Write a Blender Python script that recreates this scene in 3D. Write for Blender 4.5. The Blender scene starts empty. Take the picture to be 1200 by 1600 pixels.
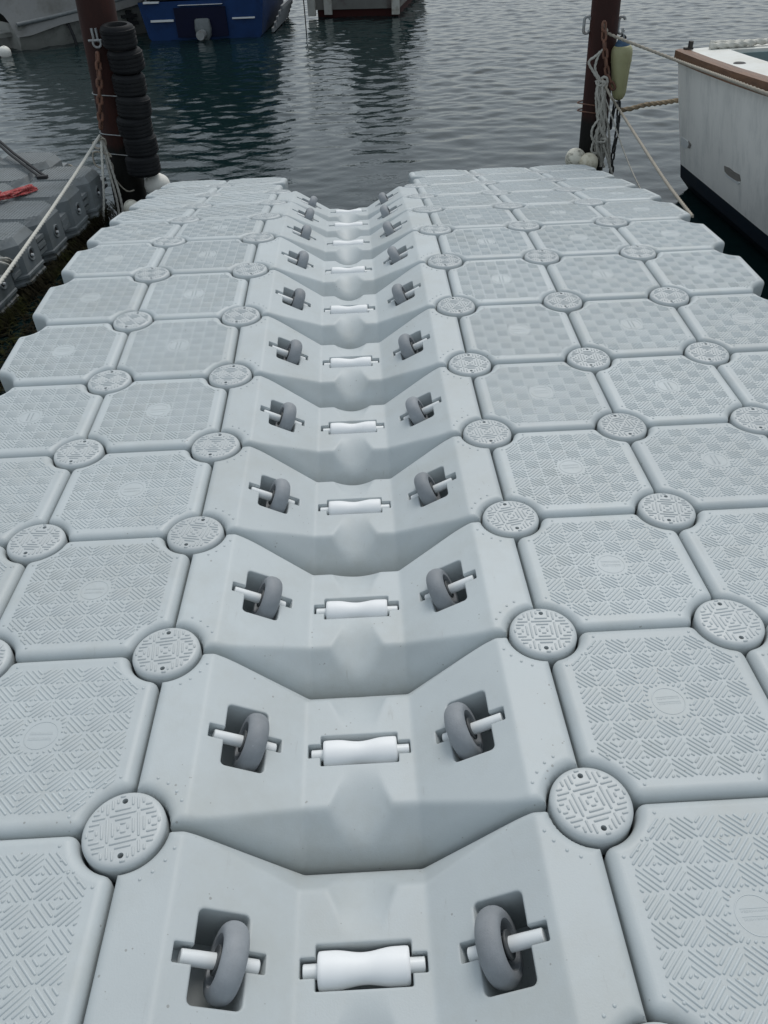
import bpy, bmesh, math, random
from mathutils import Vector, Matrix, Euler
import numpy as np
rnd = random.Random(7)
SC = bpy.context.scene
COL = SC.collection
R = math.radians
# ------------------------------------------------------------------ camera
CAM = Vector((0.0739, -0.8675, 1.5369)); YAW, PITCH, ROLL, FPX = R(-0.763), R(39.248), R(-2.759), 1204.0
_f = Vector((-math.sin(YAW)*math.cos(PITCH), math.cos(YAW)*math.cos(PITCH), -math.sin(PITCH)))
_r0 = Vector((math.cos(YAW), math.sin(YAW), 0)); _u0 = _r0.cross(_f)
_r = _r0*math.cos(ROLL)+_u0*math.sin(ROLL); _u = _u0*math.cos(ROLL)-_r0*math.sin(ROLL)
cd = bpy.data.cameras.new('camera'); cam = bpy.data.objects.new('camera', cd); COL.objects.link(cam)
m = Matrix((_r, _u, -_f)).transposed().to_4x4(); m.translation = CAM; cam.matrix_world = m
cd.sensor_fit = 'HORIZONTAL'; cd.sensor_width = 36.0; cd.lens = FPX/1200*36.0; cd.clip_start = 0.05; cd.clip_end = 9000
SC.camera = cam
# ------------------------------------------------------------------ overcast sky, soft sun, exposure
SUN_EL, SUN_AZ = R(55), R(20)          # azimuth from +Y towards +X
wd = bpy.data.worlds.new('World'); SC.world = wd; wd.use_nodes = True
nt = wd.node_tree; nt.nodes.clear()
out = nt.nodes.new('ShaderNodeOutputWorld'); bg = nt.nodes.new('ShaderNodeBackground')
sky = nt.nodes.new('ShaderNodeTexSky'); sky.sky_type = 'NISHITA'; sky.sun_disc = False
sky.sun_elevation = SUN_EL; sky.sun_rotation = SUN_AZ; sky.dust_density = 3.0; sky.air_density = 1.0; sky.ozone_density = 1.0
mx = nt.nodes.new('ShaderNodeMix'); mx.data_type = 'RGBA'; mx.inputs[0].default_value = 0.72
nt.links.new(sky.outputs[0], mx.inputs[6]); mx.inputs[7].default_value = (4.88, 5.38, 5.64, 1)   # even cloud cover
nt.links.new(mx.outputs[2], bg.inputs[0]); bg.inputs[1].default_value = 0.10
nt.links.new(bg.outputs[0], out.inputs[0])
sd = bpy.data.lights.new('sun', 'SUN'); sd.energy = 1.15; sd.angle = R(22); sd.color = (1.0, 0.965, 0.92)
so = bpy.data.objects.new('sun', sd); COL.objects.link(so)
so.rotation_euler = Vector((-math.sin(SUN_AZ)*math.cos(SUN_EL), -math.cos(SUN_AZ)*math.cos(SUN_EL), -math.sin(SUN_EL))).to_track_quat('-Z', 'Y').to_euler()
SC.view_settings.view_transform = 'Standard'; SC.view_settings.look = 'None'; SC.view_settings.gamma = 1
SC.view_settings.use_curve_mapping = False; SC.view_settings.exposure = 0.31
SC.render.engine = 'CYCLES'
# ------------------------------------------------------------------ helpers
WATER = -0.60
def ray(px, py): return _f+_r*((px-600)/FPX)-_u*((py-800)/FPX)
def PZ(px, py, z): d = ray(px, py); return CAM+d*((z-CAM.z)/d.z)
def PY(px, py, y): d = ray(px, py); return CAM+d*((y-CAM.y)/d.y)
def PXX(px, py, x): d = ray(px, py); return CAM+d*((x-CAM.x)/d.x)

def mesh(name, V, F, mat=None, smooth=None):
    me = bpy.data.meshes.new(name); me.from_pydata([tuple(v) for v in V], [], F); me.update()
    if mat: me.materials.append(mat)
    if smooth is not None:
        me.shade_smooth()
        if smooth < 179: me.set_sharp_from_angle(angle=R(smooth))
    return me
def link(name, me, parent=None, loc=(0, 0, 0), rot=(0, 0, 0), stuff=False):
    o = bpy.data.objects.new(name, me); COL.objects.link(o); o.location = loc; o.rotation_euler = rot
    if parent: o.parent = parent
    if stuff: o['kind'] = 'stuff'
    return o
def thing(name, label, cat, loc=(0, 0, 0), rot=(0, 0, 0), group=None, me=None, kind=None):
    o = bpy.data.objects.new(name, me); COL.objects.link(o); o.location = loc; o.rotation_euler = rot
    o['label'] = label; o['category'] = cat
    if group: o['group'] = group
    if kind: o['kind'] = kind
    if me is None: o.empty_display_size = 0.1
    return o
class MB:
    def __init__(s): s.V = []; s.F = []
    def add(s, V, F):
        n = len(s.V); s.V += [tuple(v) for v in V]; s.F += [tuple(i+n for i in f) for f in F]; return s
    def box(s, a, b):
        (x0, y0, z0), (x1, y1, z1) = a, b
        return s.add([(x0,y0,z0),(x1,y0,z0),(x1,y1,z0),(x0,y1,z0),(x0,y0,z1),(x1,y0,z1),(x1,y1,z1),(x0,y1,z1)],
                     [(3,2,1,0),(4,5,6,7),(0,1,5,4),(1,2,6,5),(2,3,7,6),(3,0,4,7)])
    def rings(s, rings, cap0=True, cap1=True, closed=False):
        n = len(rings[0]); V = [p for r in rings for p in r]; F = []
        m_ = len(rings)
        for i in range(m_ if closed else m_-1):
            a, b = i*n, ((i+1) % m_)*n
            for j in range(n): k = (j+1) % n; F.append((a+j, a+k, b+k, b+j))
        if not closed:
            if cap0: F.append(tuple(range(n-1, -1, -1)))
            if cap1: F.append(tuple((m_-1)*n+j for j in range(n)))
        return s.add(V, F)
    def revolve(s, prof, n=24, axis='z', cap0=True, cap1=True, M=None):
        rg = []
        for (r, h) in prof:
            ring = []
            for j in range(n):
                a = 2*math.pi*j/n; c, q = r*math.cos(a), r*math.sin(a)
                p = Vector((c, q, h)) if axis == 'z' else Vector((h, c, q)) if axis == 'x' else Vector((q, h, c))
                ring.append(M @ p if M else p)
            rg.append(ring)
        return s.rings(rg, cap0, cap1)
    def tube(s, pts, r, n=8, twist=0.0, lobes=0, depth=0.2, caps=True):
        pts = [Vector(p) for p in pts]; rg = []; up = Vector((0.13, 0.21, 1)).normalized(); dist = 0
        for i, p in enumerate(pts):
            t = (pts[min(i+1, len(pts)-1)]-pts[max(i-1, 0)]).normalized()
            if i: dist += (p-pts[i-1]).length
            a = up-t*up.dot(t)
            a = a.normalized() if a.length > 1e-4 else t.orthogonal().normalized()
            up = a; b = t.cross(a); ring = []
            rr = r(i/(len(pts)-1)) if callable(r) else r
            for j in range(n):
                ph = 2*math.pi*j/n; q = rr
                if lobes: q = rr*(1-depth*0.5+depth*0.5*math.cos(lobes*ph-twist*dist))
                ring.append(p+a*(q*math.cos(ph))+b*(q*math.sin(ph)))
            rg.append(ring)
        return s.rings(rg, caps, caps)
    def me(s, name, mat, smooth=None): return mesh(name, s.V, s.F, mat, smooth)
def spline(P, n=10):
    P = [Vector(p) for p in P]; out_ = []
    for i in range(len(P)-1):
        p0, p1, p2, p3 = P[max(i-1, 0)], P[i], P[i+1], P[min(i+2, len(P)-1)]
        for k in range(n):
            t = k/n
            out_.append(0.5*((2*p1)+(p2-p0)*t+(2*p0-5*p1+4*p2-p3)*t*t+(3*p1-p0-3*p2+p3)*t**3))
    out_.append(P[-1]); return out_
def sag(a, b, d, n=5):
    a, b = Vector(a), Vector(b); return [a.lerp(b, i/n)-Vector((0, 0, d*4*(i/n)*(1-i/n))) for i in range(n+1)]
def rope_me(P, r, mat, step=0.012, pitch=None):
    sp = spline(P, 12); L = sum((sp[i+1]-sp[i]).length for i in range(len(sp)-1))
    n = max(3, int(L/step)); acc = 0; pts = [sp[0]]; i = 0; tgt = L/n
    for i in range(len(sp)-1):
        seg = (sp[i+1]-sp[i]).length; pos = 0
        while acc+seg-pos >= tgt and seg > 1e-9:
            pos += tgt-acc; acc = 0; pts.append(sp[i].lerp(sp[i+1], pos/seg))
        acc += seg-pos
    if (pts[-1]-sp[-1]).length > 1e-4: pts.append(sp[-1])
    return MB().tube(pts, r, 12, 2*math.pi/(pitch or r*3.0)*1.0, 3, 0.42).me('rope', mat, 60)
# ------------------------------------------------------------------ materials
def N(nt, t, **kw):
    n = nt.nodes.new('ShaderNode'+t)
    for k, v in kw.items(): setattr(n, k, v)
    return n
def mat(name, base, rough=0.5, var=0.08, scale=6.0, bump=0.0, bscale=80.0, specks=0.0, speck_col=(0.12, 0.11, 0.09),
        metallic=0.0, spec=0.5, tint=None, tint_amt=0.0, tint_scale=4.0, objvar=0.0, subsurf=0.0, lowweed=None, stretch=(1, 1, 1), scuff=0.0, silt=None, scuff_rot=24):
    mt = bpy.data.materials.new(name); mt.use_nodes = True; t = mt.node_tree; L = t.links.new
    p = t.nodes['Principled BSDF']; p.inputs['Roughness'].default_value = rough; p.inputs['Metallic'].default_value = metallic
    p.inputs['Specular IOR Level'].default_value = spec
    tc = N(t, 'TexCoord'); oi = N(t, 'ObjectInfo'); mp = N(t, 'Mapping'); cmb = N(t, 'CombineXYZ')
    mul = N(t, 'Math', operation='MULTIPLY'); mul.inputs[1].default_value = 37.0; L(oi.outputs['Random'], mul.inputs[0])
    for i in range(3): L(mul.outputs[0], cmb.inputs[i])
    L(tc.outputs['Object'], mp.inputs[0]); L(cmb.outputs[0], mp.inputs[1]); mp.inputs['Scale'].default_value = stretch
    co = mp.outputs[0]
    nz = N(t, 'TexNoise'); nz.inputs['Scale'].default_value = scale; nz.inputs['Detail'].default_value = 6; nz.inputs['Roughness'].default_value = 0.65
    L(co, nz.inputs['Vector'])
    rm = N(t, 'MapRange'); rm.inputs[1].default_value = 0.25; rm.inputs[2].default_value = 0.75
    rm.inputs[3].default_value = 1-var; rm.inputs[4].default_value = 1+var; L(nz.outputs[0], rm.inputs[0])
    val = rm.outputs[0]
    if objvar:
        r2 = N(t, 'MapRange'); r2.inputs[3].default_value = 1-objvar; r2.inputs[4].default_value = 1+objvar; L(oi.outputs['Random'], r2.inputs[0])
        mm = N(t, 'Math', operation='MULTIPLY'); L(val, mm.inputs[0]); L(r2.outputs[0], mm.inputs[1]); val = mm.outputs[0]
    hs = N(t, 'HueSaturation'); hs.inputs['Color'].default_value = (*base, 1); L(val, hs.inputs['Value']); c = hs.outputs[0]
    def mixc(fac, c, col):
        mn = N(t, 'Mix', data_type='RGBA'); L(fac, mn.inputs[0]); L(c, mn.inputs[6]); mn.inputs[7].default_value = (*col, 1); return mn.outputs[2]
    if tint:
        n2 = N(t, 'TexNoise'); n2.inputs['Scale'].default_value = tint_scale; n2.inputs['Detail'].default_value = 8; n2.inputs['Roughness'].default_value = 0.7; L(co, n2.inputs['Vector'])
        r3 = N(t, 'MapRange'); r3.inputs[1].default_value = 0.48; r3.inputs[2].default_value = 0.68; r3.inputs[4].default_value = tint_amt; L(n2.outputs[0], r3.inputs[0])
        c = mixc(r3.outputs[0], c, tint)
    if specks:
        vo = N(t, 'TexVoronoi'); vo.inputs['Scale'].default_value = 55; vo.inputs['Randomness'].default_value = 1; L(co, vo.inputs['Vector'])
        n3 = N(t, 'TexNoise'); n3.inputs['Scale'].default_value = 17; L(co, n3.inputs['Vector'])
        th = N(t, 'MapRange'); th.inputs[1].default_value = 0.52; th.inputs[2].default_value = 0.75; th.inputs[4].default_value = 0.20; L(n3.outputs[0], th.inputs[0])
        lt = N(t, 'Math', operation='LESS_THAN'); L(vo.outputs['Distance'], lt.inputs[0]); L(th.outputs[0], lt.inputs[1])
        ms = N(t, 'Math', operation='MULTIPLY'); ms.inputs[1].default_value = specks; L(lt.outputs[0], ms.inputs[0])
        c = mixc(ms.outputs[0], c, speck_col)
    if scuff:                                              # rubbed streaks and dull scrape marks
        m5 = N(t, 'Mapping'); m5.inputs['Scale'].default_value = (11, 1.3, 4); m5.inputs['Rotation'].default_value = (0, 0, R(scuff_rot)); L(co, m5.inputs[0])
        n5 = N(t, 'TexNoise'); n5.inputs['Scale'].default_value = 6; n5.inputs['Detail'].default_value = 8; n5.inputs['Roughness'].default_value = 0.75; n5.inputs['Distortion'].default_value = 0.6; L(m5.outputs[0], n5.inputs['Vector'])
        r5 = N(t, 'MapRange'); r5.inputs[1].default_value = 0.62; r5.inputs[2].default_value = 0.74; r5.inputs[4].default_value = scuff; L(n5.outputs[0], r5.inputs[0])
        c = mixc(r5.outputs[0], c, (0.27, 0.275, 0.26))
    if silt:                                               # brownish silt settled in the trough bottom
        sx = N(t, 'SeparateXYZ'); L(tc.outputs['Object'], sx.inputs[0])
        n6 = N(t, 'TexNoise'); n6.inputs['Scale'].default_value = 22; n6.inputs['Detail'].default_value = 8; n6.inputs['Roughness'].default_value = 0.7; L(co, n6.inputs['Vector'])
        a6 = N(t, 'Math', operation='MULTIPLY_ADD'); a6.inputs[1].default_value = 0.13; L(n6.outputs[0], a6.inputs[0]); L(sx.outputs[2], a6.inputs[2])
        r6 = N(t, 'MapRange'); r6.inputs[1].default_value = -0.105; r6.inputs[2].default_value = -0.17; r6.inputs[4].default_value = silt; L(a6.outputs[0], r6.inputs[0])
        c = mixc(r6.outputs[0], c, (0.26, 0.245, 0.20))
    if lowweed:                                            # growth and slime band round the waterline, broken by noise
        sx = N(t, 'SeparateXYZ'); geo = N(t, 'NewGeometry'); L(geo.outputs['Position'], sx.inputs[0])
        n4 = N(t, 'TexNoise'); n4.inputs['Scale'].default_value = 14; n4.inputs['Detail'].default_value = 6; L(co, n4.inputs['Vector'])
        a1 = N(t, 'Math', operation='MULTIPLY_ADD'); a1.inputs[1].default_value = 0.16; L(n4.outputs[0], a1.inputs[0]); L(sx.outputs[2], a1.inputs[2])
        r4 = N(t, 'MapRange'); r4.inputs[1].default_value = lowweed[1]; r4.inputs[2].default_value = lowweed[1]-0.06; L(a1.outputs[0], r4.inputs[0])
        c = mixc(r4.outputs[0], c, lowweed[0])
    L(c, p.inputs['Base Color'])
    if bump:
        nb = N(t, 'TexNoise'); nb.inputs['Scale'].default_value = bscale; nb.inputs['Detail'].default_value = 4; L(co, nb.inputs['Vector'])
        bp = N(t, 'Bump'); bp.inputs['Strength'].default_value = bump; bp.inputs['Distance'].default_value = 0.003; L(nb.outputs[0], bp.inputs['Height']); L(bp.outputs[0], p.inputs['Normal'])
    if subsurf:
        p.inputs['Subsurface Weight'].default_value = subsurf; p.inputs['Subsurface Radius'].default_value = (0.01, 0.01, 0.01); p.inputs['Subsurface Scale'].default_value = 0.5
    rv = N(t, 'MapRange'); rv.inputs[3].default_value = max(0.03, rough-0.10); rv.inputs[4].default_value = min(1, rough+0.10); L(nz.outputs[0], rv.inputs[0]); L(rv.outputs[0], p.inputs['Roughness'])
    return mt
M_FLOAT = mat('pale_grey_plastic', (0.455, 0.50, 0.515), 0.50, 0.06, 5, 0.10, 240, 0.55, (0.17, 0.165, 0.15), objvar=0.05, tint=(0.37, 0.385, 0.36), tint_amt=0.35, tint_scale=3.5, scuff=0.30)
M_CRAD = mat('cradle_grey_plastic', (0.455, 0.50, 0.515), 0.52, 0.05, 5, 0.10, 240, 0.55, (0.17, 0.165, 0.15), objvar=0.05, tint=(0.37, 0.385, 0.36), tint_amt=0.35, tint_scale=3.5, scuff=0.42, silt=0.22, scuff_rot=3)
M_CAP = mat('cap_grey_plastic', (0.465, 0.50, 0.51), 0.46, 0.04, 9, 0.10, 240, 0.35, (0.17, 0.165, 0.15), objvar=0.05)
M_TYRE = mat('grey_rubber_wheel', (0.235, 0.255, 0.275), 0.62, 0.12, 30, 0.25, 300, 0.5, (0.32, 0.34, 0.36), objvar=0.12)
M_HUB = mat('dark_grey_hub', (0.06, 0.066, 0.07), 0.55, 0.1, 30)
M_WHITE = mat('white_roller_nylon', (0.80, 0.82, 0.83), 0.55, 0.025, 12, 0.0, 80, 0.12, (0.5, 0.48, 0.42), subsurf=0.08)
M_AXLE = mat('milky_axle_nylon', (0.72, 0.75, 0.76), 0.35, 0.04, 20, subsurf=0.12)
M_OLD = mat('weathered_grey_plastic', (0.18, 0.20, 0.208), 0.55, 0.14, 7, 0.15, 160, 0.6, (0.30, 0.31, 0.29), tint=(0.09, 0.10, 0.09), tint_amt=0.6, objvar=0.06, lowweed=((0.030, 0.027, 0.013), -0.40))
M_SHADE_EDGE = mat('shade_and_edge_black', (0.012, 0.013, 0.013), 0.8, 0.1)  # black painted as shade inside holes; barge deck edge shares it
M_STEEL = mat('rust_brown_steel', (0.027, 0.010, 0.008), 0.7, 0.25, 5, 0.4, 60, 0.0, tint=(0.062, 0.019, 0.013), tint_amt=0.6, tint_scale=6, lowweed=((0.006, 0.006, 0.005), 0.02), stretch=(1, 1, 0.35), spec=0.2)
M_RUST = mat('orange_rust', (0.15, 0.07, 0.045), 0.8, 0.35, 25, 0.6, 120, tint=(0.07, 0.05, 0.04), tint_amt=0.8, tint_scale=20)
M_GALV = mat('galvanised_steel', (0.30, 0.315, 0.32), 0.5, 0.2, 25, 0.2, 120, metallic=0.35, tint=(0.15, 0.10, 0.07), tint_amt=0.5, tint_scale=12)
M_BLKCHAIN = mat('black_fouled_chain', (0.018, 0.019, 0.02), 0.6, 0.2, 25, 0.4, 150)
M_RUBBER = mat('black_tyre_rubber', (0.010, 0.0108, 0.0125), 0.6, 0.22, 14, 0.25, 200, tint=(0.016, 0.017, 0.017), tint_amt=0.5, tint_scale=5, spec=0.16)
M_ROPEW = mat('white_rope', (0.56, 0.55, 0.50), 0.85, 0.10, 40, 0.4, 400)
M_ROPET = mat('tan_rope', (0.34, 0.31, 0.26), 0.88, 0.16, 30, 0.4, 400)
M_ROPEG = mat('grey_rope', (0.38, 0.37, 0.335), 0.88, 0.18, 22, 0.4, 400)
M_ROPEB = mat('brown_rope', (0.21, 0.165, 0.11), 0.9, 0.2, 25, 0.4, 400)
M_ROPER = mat('red_rope', (0.42, 0.055, 0.055), 0.8, 0.25, 60, 0.4, 300, tint=(0.55, 0.42, 0.40), tint_amt=0.6, tint_scale=60)
M_BLACK = mat('black_webbing', (0.012, 0.013, 0.015), 0.7, 0.1)
M_BUOY = mat('dirty_white_foam', (0.66, 0.64, 0.55), 0.65, 0.06, 9, 0.3, 120, 0.7, (0.10, 0.09, 0.05), tint=(0.06, 0.055, 0.03), tint_amt=0.95, tint_scale=13)
M_BUOYC = mat('white_foam', (0.72, 0.71, 0.66), 0.6, 0.05, 9, 0.3, 120, 0.8, (0.12, 0.11, 0.08))
M_BUOYS = mat('stained_cream_foam', (0.66, 0.62, 0.50), 0.65, 0.06, 9, 0.3, 120, 0.9, (0.16, 0.12, 0.06), tint=(0.30, 0.25, 0.14), tint_amt=0.6, tint_scale=22)
M_FEND = mat('yellowed_fender_vinyl', (0.30, 0.295, 0.16), 0.5, 0.10, 9, 0.1, 90, tint=(0.22, 0.21, 0.11), tint_amt=0.6, tint_scale=9)
M_FBLUE = mat('blue_fender_end', (0.035, 0.085, 0.16), 0.5, 0.15, 20)
M_HULLW = mat('white_gelcoat', (0.74, 0.735, 0.71), 0.5, 0.07, 3, 0.12, 30, 0.35, (0.40, 0.41, 0.40), tint=(0.52, 0.53, 0.52), tint_amt=0.7, tint_scale=9, stretch=(1, 1, 0.25))
M_DECKW = mat('white_deck_paint', (0.66, 0.67, 0.64), 0.5, 0.05, 6, 0.1, 60, 0.3, (0.3, 0.28, 0.2), tint=(0.5, 0.48, 0.40), tint_amt=0.5)
M_NAVY = mat('navy_antifouling', (0.005, 0.011, 0.020), 0.6, 0.2, 8, spec=0.2)
M_TEAK = mat('oiled_hardwood', (0.155, 0.078, 0.042), 0.55, 0.30, 5, 0.4, 80, tint=(0.06, 0.032, 0.02), tint_amt=0.75, tint_scale=9, stretch=(6, 0.6, 6))
M_TEAL = mat('faded_teal_paint', (0.22, 0.31, 0.32), 0.55, 0.12, 8, tint=(0.12, 0.14, 0.13), tint_amt=0.5)
M_INT = mat('dark_cockpit', (0.03, 0.028, 0.025), 0.7, 0.2, 8)
M_PRIMER = mat('bare_scrape', (0.20, 0.19, 0.175), 0.7, 0.2, 30)
M_BLUE = mat('royal_blue_paint', (0.006, 0.030, 0.105), 0.5, 0.2, 3, 0.1, 40, spec=0.2, tint=(0.003, 0.014, 0.05), tint_amt=0.6, tint_scale=5)
M_BLUED = mat('dark_navy_paint', (0.002, 0.004, 0.022), 0.6, 0.15, 3, spec=0.2)
M_TRIMW = mat('white_trim', (0.62, 0.64, 0.65), 0.45, 0.06, 8)
M_CANVAS = mat('grey_canvas_cover', (0.20, 0.202, 0.198), 0.85, 0.10, 4, 0.3, 50, tint=(0.07, 0.066, 0.05), tint_amt=0.6, tint_scale=2)
M_DCANVAS = mat('black_canvas_cover', (0.010, 0.013, 0.013), 0.9, 0.15, 4, 0.3, 50, spec=0.15)
M_OUTB = mat('grey_drive_casting', (0.13, 0.145, 0.15), 0.5, 0.25, 16)
M_GHULL = mat('greyed_hull', (0.22, 0.225, 0.21), 0.5, 0.12, 3, 0.1, 40, tint=(0.08, 0.082, 0.075), tint_amt=0.7)
M_BARGE = mat('stained_barge_plate', (0.14, 0.14, 0.13), 0.75, 0.2, 4, 0.3, 40, tint=(0.055, 0.025, 0.02), tint_amt=0.9, tint_scale=2.2)
M_BARGER = mat('red_oxide_plate', (0.040, 0.012, 0.011), 0.8, 0.3, 4, 0.3, 40, spec=0.15, tint=(0.015, 0.01, 0.009), tint_amt=0.7, tint_scale=4)
M_POSTW = mat('flaking_white_timber', (0.42, 0.42, 0.39), 0.75, 0.15, 9, 0.4, 60, 0.8, (0.10, 0.07, 0.05), tint=(0.16, 0.13, 0.09), tint_amt=0.7, tint_scale=6)
M_WEED = mat('brown_green_weed', (0.014, 0.012, 0.006), 0.9, 0.6, 12, spec=0.1, tint=(0.028, 0.034, 0.006), tint_amt=0.9, tint_scale=5)
M_RAILW = mat('chalky_plank', (0.17, 0.18, 0.19), 0.7, 0.15, 12, stretch=(1, 1, 8))
# ------------------------------------------------------------------ water (one sheet to the horizon, waves as geometry near by, ripples in the normal)
def make_water():
    def axis(lo, hi, step, far, g=1.35):
        a = list(np.arange(lo, hi+1e-6, step)); s = step; x = hi
        up = []; 
        while x < far: s *= g; x += s; up.append(x)
        s = step; x = lo; dn = []
        while x > -far: s *= g; x -= s; dn.append(x)
        return np.array(dn[::-1]+a+up)
    xs = axis(-9.2, 8.6, 0.032, 4000); ys = axis(4.2, 23.5, 0.032, 4000)
    X, Y = np.meshgrid(xs, ys); Z = np.zeros_like(X); r = np.random.RandomState(3)
    for i in range(64):
        lam = 0.115*(0.60/0.115)**r.rand(); k = 2*math.pi/lam
        th = math.pi/2-0.16+r.randn()*0.75
        slope = 0.0138*(lam/0.5)**-0.1
        amp = slope/k; ph = r.rand()*6.283
        Z += amp*np.sin(k*(X*math.cos(th)+Y*math.sin(th))+ph)
    calm = np.clip((Y-4.5)/5.0, 0.45, 1.0)                      # lee of the dock is calmer
    fade = np.clip((10.5-np.abs(X))/1.5, 0, 1)*np.clip((26-Y)/2.5, 0, 1)*np.clip((Y-2)/1.0, 0, 1)
    Z = Z*calm*fade+WATER
    ny, nx = X.shape; V = np.stack([X, Y, Z], -1).reshape(-1, 3)
    idx = np.arange(nx*ny).reshape(ny, nx)
    F = np.stack([idx[:-1, :-1], idx[:-1, 1:], idx[1:, 1:], idx[1:, :-1]], -1).reshape(-1, 4)
    me = bpy.data.meshes.new('water'); me.vertices.add(len(V)); me.vertices.foreach_set('co', V.ravel())
    me.loops.add(F.size); me.loops.foreach_set('vertex_index', F.ravel().astype(np.int32))
    me.polygons.add(len(F)); me.polygons.foreach_set('loop_start', np.arange(0, F.size, 4, dtype=np.int32))
    me.update(calc_edges=True); me.shade_smooth()
    mt = bpy.data.materials.new('sea_water'); mt.use_nodes = True; t = mt.node_tree; L = t.links.new
    p = t.nodes['Principled BSDF']; p.inputs['Base Color'].default_value = (0.005, 0.016, 0.017, 1); p.inputs['Roughness'].default_value = 0.012; p.inputs['IOR'].default_value = 1.33
    tc = N(t, 'TexCoord'); mp = N(t, 'Mapping'); mp.inputs['Scale'].default_value = (0.8, 1.25, 1); mp.inputs['Rotation'].default_value = (0, 0, R(9)); L(tc.outputs['Object'], mp.inputs[0])
    n1 = N(t, 'TexNoise'); n1.inputs['Scale'].default_value = 30.0; n1.inputs['Detail'].default_value = 1.5; n1.inputs['Roughness'].default_value = 0.5; n1.inputs['Distortion'].default_value = 0.3; L(mp.outputs[0], n1.inputs['Vector'])
    b1 = N(t, 'Bump'); b1.inputs['Strength'].default_value = 0.10; b1.inputs['Distance'].default_value = 0.018; L(n1.outputs[0], b1.inputs['Height'])
    L(b1.outputs[0], p.inputs['Normal'])
    me.materials.append(mt)
    o = link('water', me); o['kind'] = 'structure'; o['label'] = 'dark rippled harbour water reflecting the overcast sky'
make_water()
# ------------------------------------------------------------------ dock rows (bend of the floating dock, one tilt per row of floats)
ANG = {-3: 0.0, -2: 0.0, -1: -0.8, 0: -1.47, 1: -2.11, 2: -0.88, 3: 1.48, 4: 3.81, 5: 2.25, 6: -1.38, 7: -5.45, 8: -8.26, 9: -8.85, 10: -9.6, 11: -10.4}
NODE = {0: (0.0, 0.0)}
for k in range(0, 12): y, z = NODE[k]; NODE[k+1] = (y+.5*math.cos(R(ANG[k])), z+.5*math.sin(R(ANG[k])))
for k in range(-1, -4, -1): y, z = NODE[k+1]; NODE[k] = (y-.5*math.cos(R(ANG[k])), z-.5*math.sin(R(ANG[k])))
TILT = 0.0081
def row_place(row, x):
    (y0, z0), (y1, z1) = NODE[row], NODE[row+1]
    return Vector((x, (y0+y1)/2, (z0+z1)/2-TILT*x)), Euler((R(ANG[row]), TILT, 0))
ORD = ['zeroth', 'first', 'second', 'third', 'fourth', 'fifth', 'sixth', 'seventh', 'eighth', 'ninth', 'tenth', 'eleventh', 'twelfth', 'thirteenth', 'fourteenth', 'fifteenth']
HB = 0.62   # float height
def corner_path(h, c, Rn, q, steps=4, arc=9):
    """one corner (+,+) of a square float with a concave notch for the round cap"""
    e = c-h; dy = math.sqrt((Rn+q)**2-(e+q)**2)
    f1 = Vector((h-q, c-dy)); f2 = Vector((c-dy, h-q)); C = Vector((c, c)); P = []
    t1 = C+(f1-C)*(Rn/(Rn+q)); a0 = 0; v = t1-f1; a1 = math.atan2(v.y, v.x)
    for i in range(steps+1): a = a0+(a1-a0)*i/steps; P.append(f1+Vector((math.cos(a), math.sin(a)))*q)
    v1 = t1-C; t2 = C+(f2-C)*(Rn/(Rn+q)); v2 = t2-C; b0 = math.atan2(v1.y, v1.x); b1 = math.atan2(v2.y, v2.x)
    b0 = b0 % (2*math.pi); b1 = b1 % (2*math.pi)
    for i in range(1, arc): a = b0+(b1-b0)*i/arc; P.append(C+Vector((math.cos(a), math.sin(a)))*Rn)
    v = t2-f2; a0 = math.atan2(v.y, v.x)
    for i in range(steps+1): a = a0+(math.pi/2-a0)*i/steps; P.append(f2+Vector((math.cos(a), math.sin(a)))*q)
    return P
def outline(h=0.2478, c=0.25, Rn=0.0945, q=0.026):
    base = corner_path(h, c, Rn, q); P = []
    for k in range(4):
        a = k*math.pi/2; cs, sn = round(math.cos(a)), round(math.sin(a))
        P += [Vector((p.x*cs-p.y*sn, p.x*sn+p.y*cs)) for p in base]
    return P
def normals2(P):
    n = len(P); out_ = []
    for i in range(n):
        t = (P[(i+1) % n]-P[i]).normalized()+(P[i]-P[i-1]).normalized(); t.normalize(); out_.append(Vector((t.y, -t.x)))
    return out_
def flat_caps(me):
    big = [p for p in me.polygons if len(p.vertices) > 20]
    ek = {tuple(sorted(k)) for p in big for k in p.edge_keys}
    at = me.attributes.get('sharp_edge') or me.attributes.new('sharp_edge', 'BOOLEAN', 'EDGE')
    for e in me.edges:
        if tuple(sorted(e.vertices)) in ek: at.data[e.index].value = True
def float_body():
    P = outline(); Nn = normals2(P); r = 0.026; rg = []
    ins = [(r*(1-math.sin(a)), -r*(1-math.cos(a))) for a in [R(x) for x in (1, 9, 20, 32, 45, 60, 75, 90)]]+[(0.0, -0.10), (0.004, -0.11), (0.004, -0.15), (0.0, -0.16), (0.0, -HB)]
    for d, z in ins: rg.append([Vector((p.x-n.x*d, p.y-n.y*d, z)) for p, n in zip(P, Nn)])
    me = MB().rings(rg[::-1]).me('float_body', M_FLOAT, 50); flat_caps(me); return me
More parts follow.
